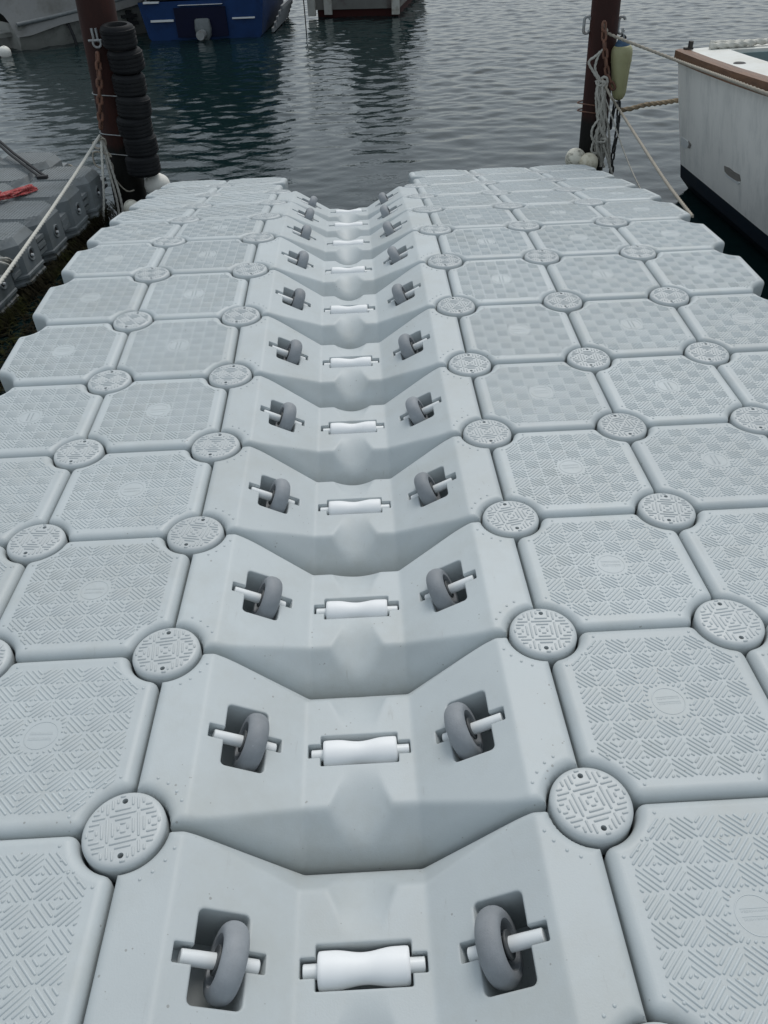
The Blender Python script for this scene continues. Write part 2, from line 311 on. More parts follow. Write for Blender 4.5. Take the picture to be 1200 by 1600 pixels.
def rib(mb, c, d, L, w=0.0031, h=0.0026, z=0.0):
    """low rounded rib: centre c, direction d (2D unit), half length L"""
    n = Vector((-d.y, d.x)); V = []
    for (s, zz) in ((1.0, z-0.0004), (0.62, z+h*0.75), (0.2, z+h)):
        ww = w*s; LL = max(L-w*(1-s)*0.9, ww)
        for (u, v) in ((LL, 0.45*ww), (LL-ww*0.6, ww), (-LL+ww*0.6, ww), (-LL, 0.45*ww), (-LL, -0.45*ww), (-LL+ww*0.6, -ww), (LL-ww*0.6, -ww), (LL, -0.45*ww)):
            q = c+d*u+n*v; V.append((q.x, q.y, zz))
    F = []
    for k in range(2):
        for j in range(8): i = (j+1) % 8; F.append((k*8+j, k*8+i, k*8+8+i, k*8+8+j))
    F.append(tuple(range(16, 24))); mb.add(V, F)
def dot(mb, x, y, r=0.0042, h=0.0024, z=0.0):
    rg = []
    for s, zz in ((1, z-0.0004), (0.75, z+h*0.7), (0.3, z+h)): rg.append([Vector((x+r*s*math.cos(a*math.pi/4), y+r*s*math.sin(a*math.pi/4), zz)) for a in range(8)])
    mb.rings(rg, False, True)
def float_tread():
    mb = MB(); s = 0.0515; D = (Vector((1, 1)).normalized(), Vector((1, -1)).normalized()); n = 8
    for i in range(n):
        for j in range(n):
            c = Vector(((i-3.5)*s, (j-3.5)*s)); d = D[(i+j) % 2]; nn = Vector((-d.y, d.x))
            for k in (-3, -2, -1, 0, 1, 2, 3):
                off = k*0.0105+0.0024; full = s*math.sqrt(2)-2*abs(off)-0.0052
                if full < 0.0055: continue
                p = c+nn*off; a, b = p-d*full/2, p+d*full/2
                # clip to the octagonal field left free by caps and emblem
                keep = []
                for q in range(9):
                    t = a.lerp(b, q/8)
                    ok = abs(t.x)+abs(t.y) < 0.3365 and t.length > 0.0465 and max(abs(t.x), abs(t.y)) < 0.2075
                    keep.append(ok)
                if not any(keep): continue
                i0 = keep.index(True); i1 = 8-keep[::-1].index(True)
                if not all(keep[i0:i1+1]): continue
                a2, b2 = a.lerp(b, i0/8), a.lerp(b, i1/8); Lh = (b2-a2).length/2
                if Lh < 0.0022: continue
                rib(mb, (a2+b2)/2, d, Lh)
    for sx in (-1, 1):
        for sy in (-1, 1):
            for a in (-30, -15, 0, 15, 30):
                th = math.atan2(-sy, -sx)+R(a); dot(mb, sx*.25+.1285*math.cos(th), sy*.25+.1285*math.sin(th))
    return mb.me('tread_ribs', M_FLOAT, 70)
def emblem():
    mb = MB(); n = 32; rg = []
    for k in range(n):
        a = 2*math.pi*k/n; ring = []
        for (dr, dz) in ((-.0016, -.0003), (-.0008, .0009), (.0008, .0009), (.0016, -.0003)):
            ring.append(Vector(((.0385+dr)*math.cos(a), (.0385+dr)*math.sin(a), dz)))
        rg.append(ring)
    mb.rings(rg, closed=True)
    q = random.Random(5)                                        # two worn, illegible lines of raised marks
    for yy in (0.007, -0.008):
        x = -0.027
        while x < 0.027:
            w = q.uniform(0.0011, 0.0022); rib(mb, Vector((x, yy)), Vector((0, 1)), q.uniform(0.0018, 0.0032), 0.0006, 0.0006); x += w+0.0012
        rib(mb, Vector((0, yy-0.0048)), Vector((1, 0)), 0.028, 0.0007, 0.0006)
    return mb.me('emblem', M_FLOAT, 50)
def cap_mesh():
    """round cap with two through-going key holes"""
    bm = bmesh.new(); Rr, n = 0.0885, 48
    def loop(cx, cy, r, z, n): return [bm.verts.new((cx+r*math.cos(2*math.pi*i/n), cy+r*math.sin(2*math.pi*i/n), z)) for i in range(n)]
    def edges(l): return [bm.edges.new((l[i], l[(i+1) % len(l)])) for i in range(len(l))]
    rt = 0.0145; top = loop(0, 0, Rr-rt, 0, n); E_ = edges(top); holes = []
    for s in (-1, 1): h = loop(0.004*s, 0.0625*s, 0.0064, 0, 14); holes.append(h); E_ += edges(h)
    bmesh.ops.triangle_fill(bm, use_beauty=True, edges=E_)
    prev = top
    for a in (20, 40, 60, 80, 90):
        l = loop(0, 0, Rr-rt+rt*math.sin(R(a)), -rt*(1-math.cos(R(a))), n)
        for i in range(n): bm.faces.new((prev[i], l[i], l[(i+1) % n], prev[(i+1) % n]))
        prev = l
    l = loop(0, 0, Rr, -0.06, n)
    for i in range(n): bm.faces.new((prev[i], l[i], l[(i+1) % n], prev[(i+1) % n]))
    for h in holes:
        d = [bm.verts.new((v.co.x, v.co.y, -0.03)) for v in h]
        for i in range(len(h)): bm.faces.new((h[i], h[(i+1) % len(h)], d[(i+1) % len(h)], d[i]))
    bmesh.ops.recalc_face_normals(bm, faces=bm.faces)
    me = bpy.data.meshes.new('cap_body'); bm.to_mesh(me); bm.free(); me.materials.append(M_CAP); me.shade_smooth(); me.set_sharp_from_angle(angle=R(40)); return me
def cap_tread():
    mb = MB(); s = 0.046; D = (Vector((1, 0)), Vector((0, 1)))
    for i in range(-3, 4):
        for j in range(-3, 4):
            cx, cy = (i)*s, (j)*s; c = Vector(((cx-cy)/math.sqrt(2), (cx+cy)/math.sqrt(2)+s/math.sqrt(2))); d = D[(i+j) % 2]; nn = Vector((-d.y, d.x))
            for k in (-2, -1, 0, 1, 2):
                off = k*0.0112; full = s*math.sqrt(2)-2*abs(off)-0.008
                if full < 0.006: continue
                p = c+nn*off; a, b = p-d*full/2, p+d*full/2; keep = []
                for q in range(13):
                    t = a.lerp(b, q/12); ok = t.length < 0.0765
                    for sg in (-1, 1):
                        if (t-Vector((0.004*sg, 0.0625*sg))).length < 0.0125: ok = False
                    keep.append(ok)
                if not any(keep): continue
                i0 = keep.index(True); i1 = i0
                while i1 < 12 and keep[i1+1]: i1 += 1
                a2, b2 = a.lerp(b, i0/12), a.lerp(b, i1/12); Lh = (b2-a2).length/2
                if Lh < 0.002: continue
                rib(mb, (a2+b2)/2, d, Lh, 0.0031, 0.0028)
    return mb.me('cap_ribs', M_CAP, 70)
def hole_shade_disc():
    return MB().revolve([(0.0066, -0.028), (0.0066, -0.0285)], 14).me('key_hole_shade', M_SHADE_EDGE)  # black disc, paints the shade at the bottom of each key opening
# ---- roller cradle (one metre wide trough float)
XS, XB, ZB = 0.372, 0.136, -0.121
def cradle_h(x, y):
    ax = np.abs(x); e = 0.247-np.abs(y)
    s = np.clip((XS-ax)/(XS-XB), 0, 1)
    base = ZB*s
    e0 = 0.006+0.086*s
    t = np.clip((0.205-e)/0.17, 0, 1.1); t = t*t*(1.6-0.6*t)
    w = 0.044+0.064*np.clip(t, 0, 1.0); u = np.clip(np.abs(x)/w, 0, 1); g = np.where(u < .85, 1-u*u, 0.2775*((1-u)/.15)**1.8)
    fl = base-0.062*t*g                                   # floor with the keel groove
    zc = base-0.104*s*(e0-e)/e0                                # end chamfer plane
    k = 0.004+0.010*np.clip(1-u*0.6, 0, 1)*(s > 0.99)
    h = np.clip(0.5+0.5*(fl-zc)/k, 0, 1)                       # soft minimum
    return np.where(s > 0.02, fl*(1-h)+zc*h-k*h*(1-h), base)
def cradle_body():
    h = 0.0052; xs = np.linspace(-0.497, 0.497, 201); ys = np.linspace(-0.2430, 0.2430, 101)
    X, Y = np.meshgrid(xs, ys); Zs = []
    for dx, dy, w_ in ((0, 0, 4), (h, 0, 2), (-h, 0, 2), (0, h, 2), (0, -h, 2), (h, h, 1), (-h, h, 1), (h, -h, 1), (-h, -h, 1)):
        Zs.append(w_*cradle_h(X+dx*0.9, np.clip(Y+dy*0.9, -.247, .247)))
    Z = sum(Zs)/16
    dn = np.sqrt((0.5-np.abs(X))**2+(0.25-np.abs(Y))**2)-0.0945
    sdv = np.minimum(np.minimum(0.497-np.abs(X), (0.2436-np.abs(Y))*(1.1-0.38*np.clip((XS-np.abs(X))/0.12, 0, 1))), dn); r = 0.024
    q = np.clip(r-sdv, 0, r); Z = Z-(r-np.sqrt(np.maximum(r*r-q*q, 0)))
    ny, nx = X.shape; V = np.stack([X, Y, Z], -1).reshape(-1, 3).tolist(); idx = np.arange(nx*ny).reshape(ny, nx)
    F = np.stack([idx[:-1, :-1], idx[:-1, 1:], idx[1:, 1:], idx[1:, :-1]], -1).reshape(-1, 4).tolist()
    loop_ = list(idx[0, :])+list(idx[1:, -1])+list(idx[-1, -2::-1])+list(idx[-2:0:-1, 0]); b0 = len(V)
    for i in loop_: V.append([V[i][0], V[i][1], -HB])
    n = len(loop_)
    for i in range(n): j = (i+1) % n; F.append([int(loop_[j]), int(loop_[i]), b0+i, b0+j])
    F.append([b0+i for i in range(n)][::-1])
    me = mesh('cradle_body', V, F, M_CRAD); o = bpy.data.objects.new('tmp', me); COL.objects.link(o)
    def rrect(hx, hy, q, n=4):
        P = []
        for sx, sy, a0 in ((1, 1, 0), (-1, 1, 90), (-1, -1, 180), (1, -1, 270)):
            for i in range(n+1): a = R(a0+90*i/n); P.append(Vector((sx*(hx-q)+q*math.cos(a), sy*(hy-q)+q*math.sin(a))))
        return P
    def cutter(mb, hx, hy, q, depth, M_, lip=0.0035, up=0.03):
        rg = []
        for off, z in ((0, -depth), (0, -lip), (lip*0.35, -lip*0.35), (lip, 0.0001), (lip*2, lip), (lip*2, up)):
            rg.append([M_ @ Vector((p.x, p.y, z)) for p in rrect(hx+off, hy+off, q+off)])
        mb.rings(rg)
    A, B = MB(), MB(); sl = math.atan2(-ZB, XS-XB)
    for s in (-1, 1):
        xc = 0.272; M_ = Matrix.Translation((s*xc, 0, ZB*(XS-xc)/(XS-XB))) @ Matrix.Rotation(-s*sl, 4, 'Y')
        cutter(A, 0.0525, 0.0855, 0.011, 0.16, M_)
        cutter(B, 0.092, 0.0185, 0.003, 0.04, M_, 0.002)
    M0 = Matrix.Translation((0, 0, ZB))
    cutter(A, 0.0965, 0.0425, 0.004, 0.09, M0, 0.003, 0.06); cutter(B, 0.1275, 0.019, 0.003, 0.045, M0, 0.002, 0.06)
    for sx in (-1, 1):
        for sy in (-1, 1): A.revolve([(0.0945, -HB-0.1), (0.0945, 0.1)], 64, M=Matrix.Translation((sx*.5, sy*.25, 0)))
    cuts = []
    for k, mb in enumerate((A, B)):
        cm = mb.me('cut', None); bm = bmesh.new(); bm.from_mesh(cm); bmesh.ops.recalc_face_normals(bm, faces=bm.faces); bm.to_mesh(cm); bm.free()
        co = bpy.data.objects.new('cut', cm); COL.objects.link(co); cuts.append(co)
        md = o.modifiers.new('b', 'BOOLEAN'); md.operation = 'DIFFERENCE'; md.solver = 'EXACT'; md.object = co
    dg = bpy.context.evaluated_depsgraph_get(); res = bpy.data.meshes.new_from_object(o.evaluated_get(dg))
    for q in [o]+cuts: bpy.data.objects.remove(q)
    res.name = 'cradle_body'; res.materials.clear(); res.materials.append(M_CRAD); res.shade_smooth(); res.set_sharp_from_angle(angle=R(38)); return res
def cradle_dots():
    mb = MB()
    for sx in (-1, 1):
        for sy in (-1, 1):
            for a in (-18, -6, 8, 21):
                th = math.atan2(-sy, -sx)+R(a); dot(mb, sx*.5+.1285*math.cos(th), sy*.25+.1285*math.sin(th))
    return mb.me('grip_dots', M_FLOAT, 70)
def lathe_x(prof, n, mt, sm=40): return MB().revolve(prof, n, 'x').me('lathe', mt, sm)
def tyre_me():
    prof = []; Ro, w = 0.0735, 0.0255
    for a in range(-80, 81, 16): prof.append((Ro-0.020+0.020*math.cos(R(a)), w*math.sin(R(a))/math.sin(R(80))))
    prof = [(0.0445, -w*0.72), (0.047, -w*0.95)]+prof+[(0.047, w*0.95), (0.0445, w*0.72)]
    mb = MB(); rg = []
    for (r, h) in prof+[(0.043, 0.008), (0.043, -0.008)]: rg.append([Vector((h, r*math.cos(2*math.pi*j/40), r*math.sin(2*math.pi*j/40))) for j in range(40)])
    mb.rings(rg, closed=True); return mb.me('tyre', M_TYRE, 50)
def hub_me():
    mb = MB(); mb.revolve([(0.012, -0.024), (0.026, -0.024), (0.027, -0.0225), (0.027, -0.020), (0.017, -0.019), (0.017, 0.019), (0.027, 0.020), (0.027, 0.0225), (0.026, 0.024), (0.012, 0.024)], 28, 'x')
    for k in range(6):
        M_ = Matrix.Rotation(k*math.pi/3, 4, 'X'); t = MB().box((-0.005, 0.015, -0.003), (0.005, 0.046, 0.003)); mb.add([M_ @ Vector(v) for v in t.V], t.F)
    return mb.me('hub', M_HUB, 40)
ME = dict(body=float_body(), tread=float_tread(), emblem=emblem(), cap=cap_mesh(), capt=cap_tread(), plug=hole_shade_disc(), cradle=cradle_body(), dots=cradle_dots(), tyre=tyre_me(), hub=hub_me())
ME['axle'] = lathe_x([(0.012, -0.080), (0.0142, -0.078), (0.0148, -0.02), (0.0148, 0.02), (0.0142, 0.076), (0.012, 0.078)], 20, M_AXLE)
rp = [(0.031, -0.0915), (0.0345, -0.0895)]+[(0.0352-0.0068*math.cos(x/0.062*math.pi/2)**2 if abs(x) < 0.062 else 0.0352, x) for x in [i*0.0075 for i in range(-11, 12)]]+[(0.0345, 0.0895), (0.031, 0.0915)]
ME['roller'] = lathe_x(rp, 40, M_WHITE, 60)
ME['shaft'] = lathe_x([(0.013, -0.122), (0.0145, -0.1205), (0.0145, 0.1205), (0.013, 0.122)], 20, M_AXLE)
# ---- place the floats
COLS = [(-1.25, 'outer column on the tyre-stack side', True), (-0.75, 'inner column on the tyre-stack side', False), (0.75, 'inner column on the white-boat side', False), (1.25, 'middle column on the white-boat side', False), (1.75, 'outer column on the white-boat side', True)]
for row in range(-2, 12):
    for x, cname, edge in COLS:
        loc, rot = row_place(row, x)
        loc.z += rnd.uniform(-.002, .002); rot.z = R(rnd.uniform(-.25, .25)); rot.x += R(rnd.uniform(-.25, .25)); rot.y += R(rnd.uniform(-.25, .25))
        t = thing('dock_float', 'pale grey ribbed float, %s, %s row from open water' % (cname, ORD[12-row]), 'dock float', loc, rot, 'pale grey dock floats')
        link('body', ME['body'], t); link('tread_ribs', ME['tread'], t, stuff=True); link('emblem', ME['emblem'], t, rot=(0, 0, R(rnd.choice((0, 90, 180, -90))+rnd.uniform(-3, 3))))
for row in range(-2, 10):
    loc, rot = row_place(row, 0); rot.z = R(rnd.uniform(-.15, .15))
    t = thing('roller_cradle', 'pale grey trough float with wheels and white roller, %s from the open-water end' % ORD[10-row], 'roller cradle', loc, rot, 'roller cradles down the middle of the dock')
    link('body', ME['cradle'], t); link('grip_dots', ME['dots'], t, stuff=True)
    sl = math.atan2(-ZB, XS-XB)
    for s in (-1, 1):
        xa = 0.272; za = ZB*(XS-xa)/(XS-XB)
        Mx = Matrix.Translation((s*xa, 0, za)) @ Matrix.Rotation(-s*sl, 4, 'Y') @ Matrix.Translation((0, 0, -0.0165))
        sh = -s*(0.020+rnd.uniform(-.004, .005))
        w = link('wheel', ME['tyre'], t); w.matrix_local = Mx @ Matrix.Translation((sh, 0, 0)) @ Matrix.Rotation(R(rnd.uniform(-5, 5)), 4, 'Z') @ Matrix.Rotation(rnd.uniform(0, 6), 4, 'X')
        link('hub', ME['hub'], w)
        a = link('axle', ME['axle'], t); a.matrix_local = Mx @ Matrix.Translation((s*rnd.uniform(-.006, .004), 0, -0.002))
    ro = link('roller', ME['roller'], t, (rnd.uniform(-.003, .003), rnd.uniform(-.002, .002), ZB-0.019), (rnd.uniform(0, 6), 0, R(rnd.uniform(-1.6, 1.6)))); link('shaft', ME['shaft'], ro)
CAPC = [(-1.0, 'between the two float columns, tyre-stack side'), (-0.5, 'beside the cradle trough, tyre-stack side'), (0.5, 'beside the cradle trough, white-boat side'), (1.0, 'first joint line out from the trough, white-boat side'), (1.5, 'second joint line out from the trough, white-boat side')]
for k in range(-1, 12):
    for x, cname in CAPC:
        if k == 11 and abs(x) == 0.5: continue
        y, z = NODE[k]; a = (ANG[k-1]+ANG[min(k, 11)])/2
        t = thing('connector_cap', 'round ribbed cap %s, %s from open water' % (cname, ORD[12-k]), 'connector cap', (x, y, z-TILT*x+0.0015), (R(a), TILT, R(rnd.uniform(-14, 14))), 'round caps pinning the floats together')
        link('body', ME['cap'], t); link('cap_ribs', ME['capt'], t, stuff=True)
        for s in (-1, 1): link('key_hole_shade', ME['plug'], t, (0.004*s, 0.0625*s, 0))
# ------------------------------------------------------------------ older neighbouring pontoon
def old_float_mesh(tw, tl):
    hx, hy = tw/2-.008, tl/2-.010; top = []
    def ring(d, z, c=0.095):
        a, b = hx-d, hy-d; c = c-d*0.4
        return [Vector(p) for p in ((a, -b+c, z), (a, b-c, z), (a-c, b, z), (-a+c, b, z), (-a, b-c, z), (-a, -b+c, z), (-a+c, -b, z), (a-c, -b, z))]
    rg = [ring(0.036, 0.0), ring(0.033, -0.001), ring(0.004, -0.044), ring(0.0, -0.050), ring(0.0, -0.245), ring(-0.007, -0.252), ring(-0.007, -0.268), ring(0.004, -0.276), ring(0.004, -0.292), ring(-0.006, -0.30), ring(-0.006, -0.318), ring(0.008, -0.33), ring(0.03, -0.52)]
    me = MB().rings(rg[::-1]).me('old_float_body', M_OLD, 14); return me
LP = 0.464; LYAW = R(-5.0)
OLD_B = old_float_mesh(0.5, LP)
mb = MB()
for i in range(17):
    for j in range(15):
        yy = -0.19+j*0.0271; rib(mb, Vector((-0.2+i*0.025, yy)), Vector((math.cos(R(38)), math.sin(R(38)))), 0.0105, 0.0034, 0.0032)
OLD_T = mb.me('old_tread', M_OLD, 70)
bs = MB(); bs.revolve([(0.047, -0.004), (0.047, 0.004), (0.042, 0.008), (0.029, 0.002), (0.029, -0.004)], 24, 'x'); OLD_BOSS = bs.me('side_boss', M_OLD, 40)
OLD_HOLE_SHADE = MB().revolve([(0.0285, -0.003), (0.0285, 0.0015)], 20, 'x').me('boss_hole_shade', M_SHADE_EDGE)  # flat black disc, its colour stands for shade inside the boss
OLD_BOLT = MB().revolve([(0.010, 0.0), (0.010, 0.014), (0.006, 0.018)], 10, 'x').me('bolt', M_TRIMW, 40)
lg = MB()
for z in (-0.13, -0.18): lg.add(*[(lambda t: (t.V, t.F))(MB().box((-0.10, -0.06, z-0.013), (-0.012, 0.06, z+0.013)))][0])
OLD_LUG = lg.me('corner_lug', M_OLD)
line0 = Vector((-2.195, 4.479)); ldir = Vector((math.sin(-LYAW), math.cos(LYAW))); lside = Vector((-ldir.y, ldir.x))
TOPZ = -0.205
oldcol = ['edge column facing the pale dock', 'second column from the pale dock', 'third column from the pale dock']
for c in range(3):
    last = 3 if c == 0 else 4
    for r_ in range(-3, last+1):
        p = line0+ldir*(LP*r_)+lside*(0.25+0.5*c)
        t = thing('old_float', 'dark grey weathered float, %s, %s row from its far end' % (oldcol[c], ORD[last-r_+1]), 'pontoon float', (p.x, p.y, TOPZ+rnd.uniform(-.006, .006)), (R(rnd.uniform(-.8, .8)), R(rnd.uniform(-.8, .8)), LYAW), 'dark weathered floats of the neighbouring pontoon')
        link('body', OLD_B, t); link('tread_ribs', OLD_T, t, stuff=True)
        if c == 0 or r_ == last:
            b = link('side_boss', OLD_BOSS, t, (0.243, 0, -0.155)); link('hole', OLD_HOLE_SHADE, b); link('bolt', OLD_BOLT, b, (0, -0.004, -0.006))
            link('corner_lug', OLD_LUG, t, (0.235, LP/2, 0)); link('corner_lug', OLD_LUG, t, (0.235, -LP/2, -0.03))
# weed hanging off the waterline of the old pontoon and growing in the gap
mb = MB()
for i in range(1500):
    u = rnd.uniform(-3.4, 3.5)*LP; p = line0+ldir*u-lside*rnd.uniform(-0.03, 0.035); z = rnd.uniform(-0.60, -0.49)
    L_ = rnd.uniform(0.03, 0.13); a = rnd.uniform(-0.9, 0.9); w = rnd.uniform(0.002, 0.005)
    q0 = Vector((p.x, p.y, z)); d = Vector((-lside.x*rnd.uniform(0, .6), ldir.y*math.sin(a)*.6, -1)).normalized()*L_
    s_ = Vector((ldir.x, ldir.y, 0))*w; mid = q0+d*.5+Vector((-lside.x, -lside.y, 0))*0.012
    mb.add([q0-s_, q0+s_, mid+s_, mid-s_, q0+d], [(0, 1, 2, 3), (3, 2, 4)])
for i in range(1500):
    row = rnd.uniform(-1.0, 9.0); y = row*.5+.25; x = -1.5-rnd.uniform(-.004, .02); z = rnd.uniform(-0.62, -0.50)
    L_ = rnd.uniform(0.03, 0.10); w = rnd.uniform(0.002, 0.005); a = rnd.uniform(-.8, .8)
    q0 = Vector((x, y, z)); d = Vector((-.3, math.sin(a)*.6, -1)).normalized()*L_; s_ = Vector((0, w, 0)); mid = q0+d*.5+Vector((-.012, 0, 0))
    mb.add([q0-s_, q0+s_, mid+s_, mid-s_, q0+d], [(0, 1, 2, 3), (3, 2, 4)])
for i in range(5200):                                        # weed floating in the narrow gap
    y = rnd.uniform(1.6, 5.7); p0 = line0.x+(y-line0.y)*math.tan(-LYAW); x = p0+(-1.53-p0)*rnd.random()**0.8; q0 = Vector((x, y, WATER+rnd.uniform(-.004, .03)))
    a = rnd.uniform(0, 6.28); L_ = rnd.uniform(.03, .12); w = rnd.uniform(.003, .007); d = Vector((math.cos(a), math.sin(a), rnd.uniform(-.25, .1)))*L_; s_ = Vector((-math.sin(a), math.cos(a), 0))*w; mid = q0+d*.5+Vector((0, 0, .008))
    mb.add([q0-s_, q0+s_, mid+s_, mid-s_, q0+d], [(0, 1, 2, 3), (3, 2, 4)])
thing('seaweed', 'brown green seaweed fringe hanging along the float waterlines', 'seaweed', me=mb.me('seaweed', M_WEED), kind='stuff')
# things lying on the old pontoon
mb = MB()
ra, rb = PZ(-25, 322, TOPZ+.012), PZ(56, 296, TOPZ+.012); ax = (rb-ra); pr = Vector((-ax.y, ax.x, 0)).normalized()
for k in range(9):
    P = []; uc = rnd.uniform(.15, .85)
    for i in range(18):
        u = min(1, max(0, uc+rnd.uniform(-.33, .33))); P.append(ra+ax*u+pr*rnd.uniform(-.06, .06)*(1.1-.5*u)+Vector((0, 0, 0.004+0.004*k+rnd.uniform(0, .012))))
    mb.tube(spline(P, 7), 0.0062, 7, 300, 3, .3)
thing('red_rope_heap', 'heap of tangled red rope lying on the dark pontoon', 'rope', me=mb.me('red_rope', M_ROPER, 60))
q = PZ(63, 279, TOPZ); e = PY(-30, 205, 6.9)
t = thing('strap', 'pair of taut black straps rising from a buckle on the dark pontoon', 'strap', q)
for dx in (0, 0.045):
    link('webbing', MB().tube([Vector((dx, 0, 0.012)), (e-q)*.5+Vector((dx*.9, 0, 0)), (e-q)+Vector((dx*.6, .02, .03))], 0.0125, 6).me('webbing', M_BLACK), t)
link('buckle', MB().box((-0.02, -0.02, 0), (0.06, 0.02, 0.022)).me('buckle', M_BLACK), t)
# ------------------------------------------------------------------ chains
def link_me(L_, w, r, mt):
    P = []; n = 16; hw = w/2-r; hl = L_/2-w/2
    for i in range(n): a = 2*math.pi*i/n; P.append(Vector((hw*math.cos(a), 0, hw*math.sin(a)+(hl if math.sin(a) > 0 else -hl if math.sin(a) < 0 else 0))))
    rg = []
    for i, p in enumerate(P):
        tg = (P[(i+1) % n]-P[i-1]).normalized(); b = Vector((0, 1, 0)); a_ = b.cross(tg)
        rg.append([p+a_*(r*math.cos(x*math.pi/3))+b*(r*math.sin(x*math.pi/3)) for x in range(6)])
    return MB().rings(rg, closed=True).me('chain_link', mt, 70)
def chain(label, P, L_, w, r, mt, group=None):
    me = link_me(L_, w, r, mt); sp = spline(P, 20); t = thing('chain', label, 'chain', sp[0], group=group); pitch = L_-2*r*1.05
    acc = pitch/2; i = 0; d = 0; k = 0; tot = [0]
    for j in range(len(sp)-1): tot.append(tot[-1]+(sp[j+1]-sp[j]).length)
    while acc < tot[-1]:
        while tot[i+1] < acc: i += 1
        f = (acc-tot[i])/max(1e-9, tot[i+1]-tot[i]); p = sp[i].lerp(sp[i+1], f); tg = (sp[i+1]-sp[i]).normalized()
        o = link('link', me, t); o.matrix_local = Matrix.Translation(p-sp[0]) @ tg.to_track_quat('Z', 'Y').to_matrix().to_4x4() @ Matrix.Rotation(math.pi/2*(k % 2)+R(rnd.uniform(-14, 14)), 4, 'Z')
        acc += pitch; k += 1
    return t
# ------------------------------------------------------------------ post with the tyres
def post(label, base, top, rad, group='rust brown steel mooring posts'):
    base, top = Vector(base), Vector(top); t = thing('mooring_post', label, 'post', base, group=group); ax = (top-base).normalized()
    b = MB().revolve([(rad, -0.6), (rad, (top-base).length-.01), (rad-.012, (top-base).length)], 40).me('shaft', M_STEEL, 60)
    o = link('shaft', b, t); o.rotation_euler = ax.to_track_quat('Z', 'Y').to_euler(); return t
lb = Vector((-1.925, 6.23, -.5)); ltop = lb+(Vector((-1.842, 6.23, 0.92))-lb)*2.1
lp = post('rust brown steel post standing behind a stack of small black tyres', lb, ltop, 0.143)
TYR = dict(prof=None)
def small_tyre():
    Ro, w = 0.137, 0.079; prof = [(0.075, -w*.80), (0.085, -w), (0.108, -w*1.02), (0.126, -w*.86)]
    for i, (a, b) in enumerate(((-.70, -.42), (-.34, -.06), (.06, .34), (.42, .70))):
        prof += [(Ro-.006, w*a), (Ro, w*a+.002), (Ro, w*b-.002), (Ro-.006, w*b)]
    prof += [(0.126, w*.86), (0.108, w*1.02), (0.085, w), (0.075, w*.80), (0.072, 0.0)]
    rg = [[Vector((r*math.cos(2*math.pi*j/40), r*math.sin(2*math.pi*j/40), h)) for j in range(40)] for r, h in prof]
    return MB().rings(rg, closed=True).me('tyre', M_RUBBER, 35)
TM = small_tyre(); TORD = ['topmost', 'second from the top', 'third from the top', 'fourth from the top', 'third from the bottom', 'second from the bottom', 'lowest']
tyx = [-1.672, -1.668, -1.670, -1.676, -1.690, -1.693, -1.705]; tyz = [0.705, 0.545, 0.380, 0.226, 0.086, -0.058, -0.212]
for i in range(7):
    s = 0.94+0.012*i+rnd.uniform(-.04, .035)
    o = thing('small_tyre', 'small black tyre tied to the rusty post, %s of its stack' % TORD[i], 'tyre', (tyx[i]+rnd.uniform(-.009, .009), 6.04+rnd.uniform(-.012, .012), tyz[i]), (R(rnd.uniform(-5, 5)), R(rnd.uniform(-6, 6)), rnd.uniform(0, 6)), 'small tyres stacked on the post', me=TM)
    o.scale = (s, s, 0.98)
for zz, nm, tx in ((0.303, 'highest', -1.669), (0.014, 'middle', -1.692), (-0.135, 'lowest', -1.70)):
    A_, ra_, B_, rb2 = Vector((-1.925+(zz+.5)*0.0585, 6.23)), 0.149, Vector((tx, 6.04)), 0.07; d = B_-A_; ph = math.atan2(d.y, d.x); al = math.acos((ra_-rb2)/d.length); P = []
    for i in range(25): th = ph+al+(2*math.pi-2*al)*i/24; P.append((A_.x+ra_*math.cos(th), A_.y+ra_*math.sin(th), zz))
    for i in range(13): th = ph-al+2*al*i/12; P.append((B_.x+rb2*math.cos(th), B_.y+rb2*math.sin(th), zz))
    P.append(P[0])
    thing('wire_tie', 'thin grey wire binding the tyres to the post, %s of three' % nm, 'wire', me=MB().tube(P, 0.0042, 6).me('wire', M_GALV, 60), group='wires round tyres and post')
# shackle, rusty chain, ropes at this post
FY = 6.06
a = PY(150, 66, FY); 
t = thing('shackle', 'grey steel shackle holding the rusty chain on the tyre post', 'shackle', a)
bow = []
for i in range(17): th = R(-30+240*i/16); bow.append((0.03*math.cos(th)+.006, 0, -0.03*math.sin(th)-.005))
link('bow', MB().tube([Vector(p) for p in bow], 0.009, 8).me('bow', M_GALV, 60), t); link('pin', MB().tube([(-0.055, 0, 0.012), (0.045, 0, 0.012)], 0.009, 8).me('pin', M_GALV, 60), t)
link('lug', MB().box((-0.022, 0, 0.0), (-0.006, 0.14, 0.09)).me('lug', M_GALV), t); link('lug', MB().box((0.010, 0, 0.0), (0.024, 0.14, 0.09)).me('lug', M_GALV), t)
chain('orange rusty chain hanging down the tyre post', [PY(152, 82, FY-.02), PY(155, 120, FY-.04), PY(156, 160, FY-.05), PY(158, 205, FY-.05)], 0.085, 0.058, 0.012, M_RUST)
kn = PY(156, 212, FY-.06)
thing('mooring_rope', 'taut white rope running from the rusty chain down past the dark pontoon', 'rope', me=rope_me(sag(kn, PZ(-60, 523, -0.12), 0.02), 0.0125, M_ROPEW))
def loose(label, Ps, r, mt, cat='rope', group=None, name='rope'):
    if len(Ps) == 1: return thing(name, label, cat, me=rope_me(Ps[0], r, mt), group=group)
    t = thing(name, label, cat, Ps[0][0], group=group); o0 = Vector(Ps[0][0])
    for P in Ps: link('strand', rope_me([Vector(p)-o0 for p in P], r, mt), t)
    return t
Y0 = FY-.08
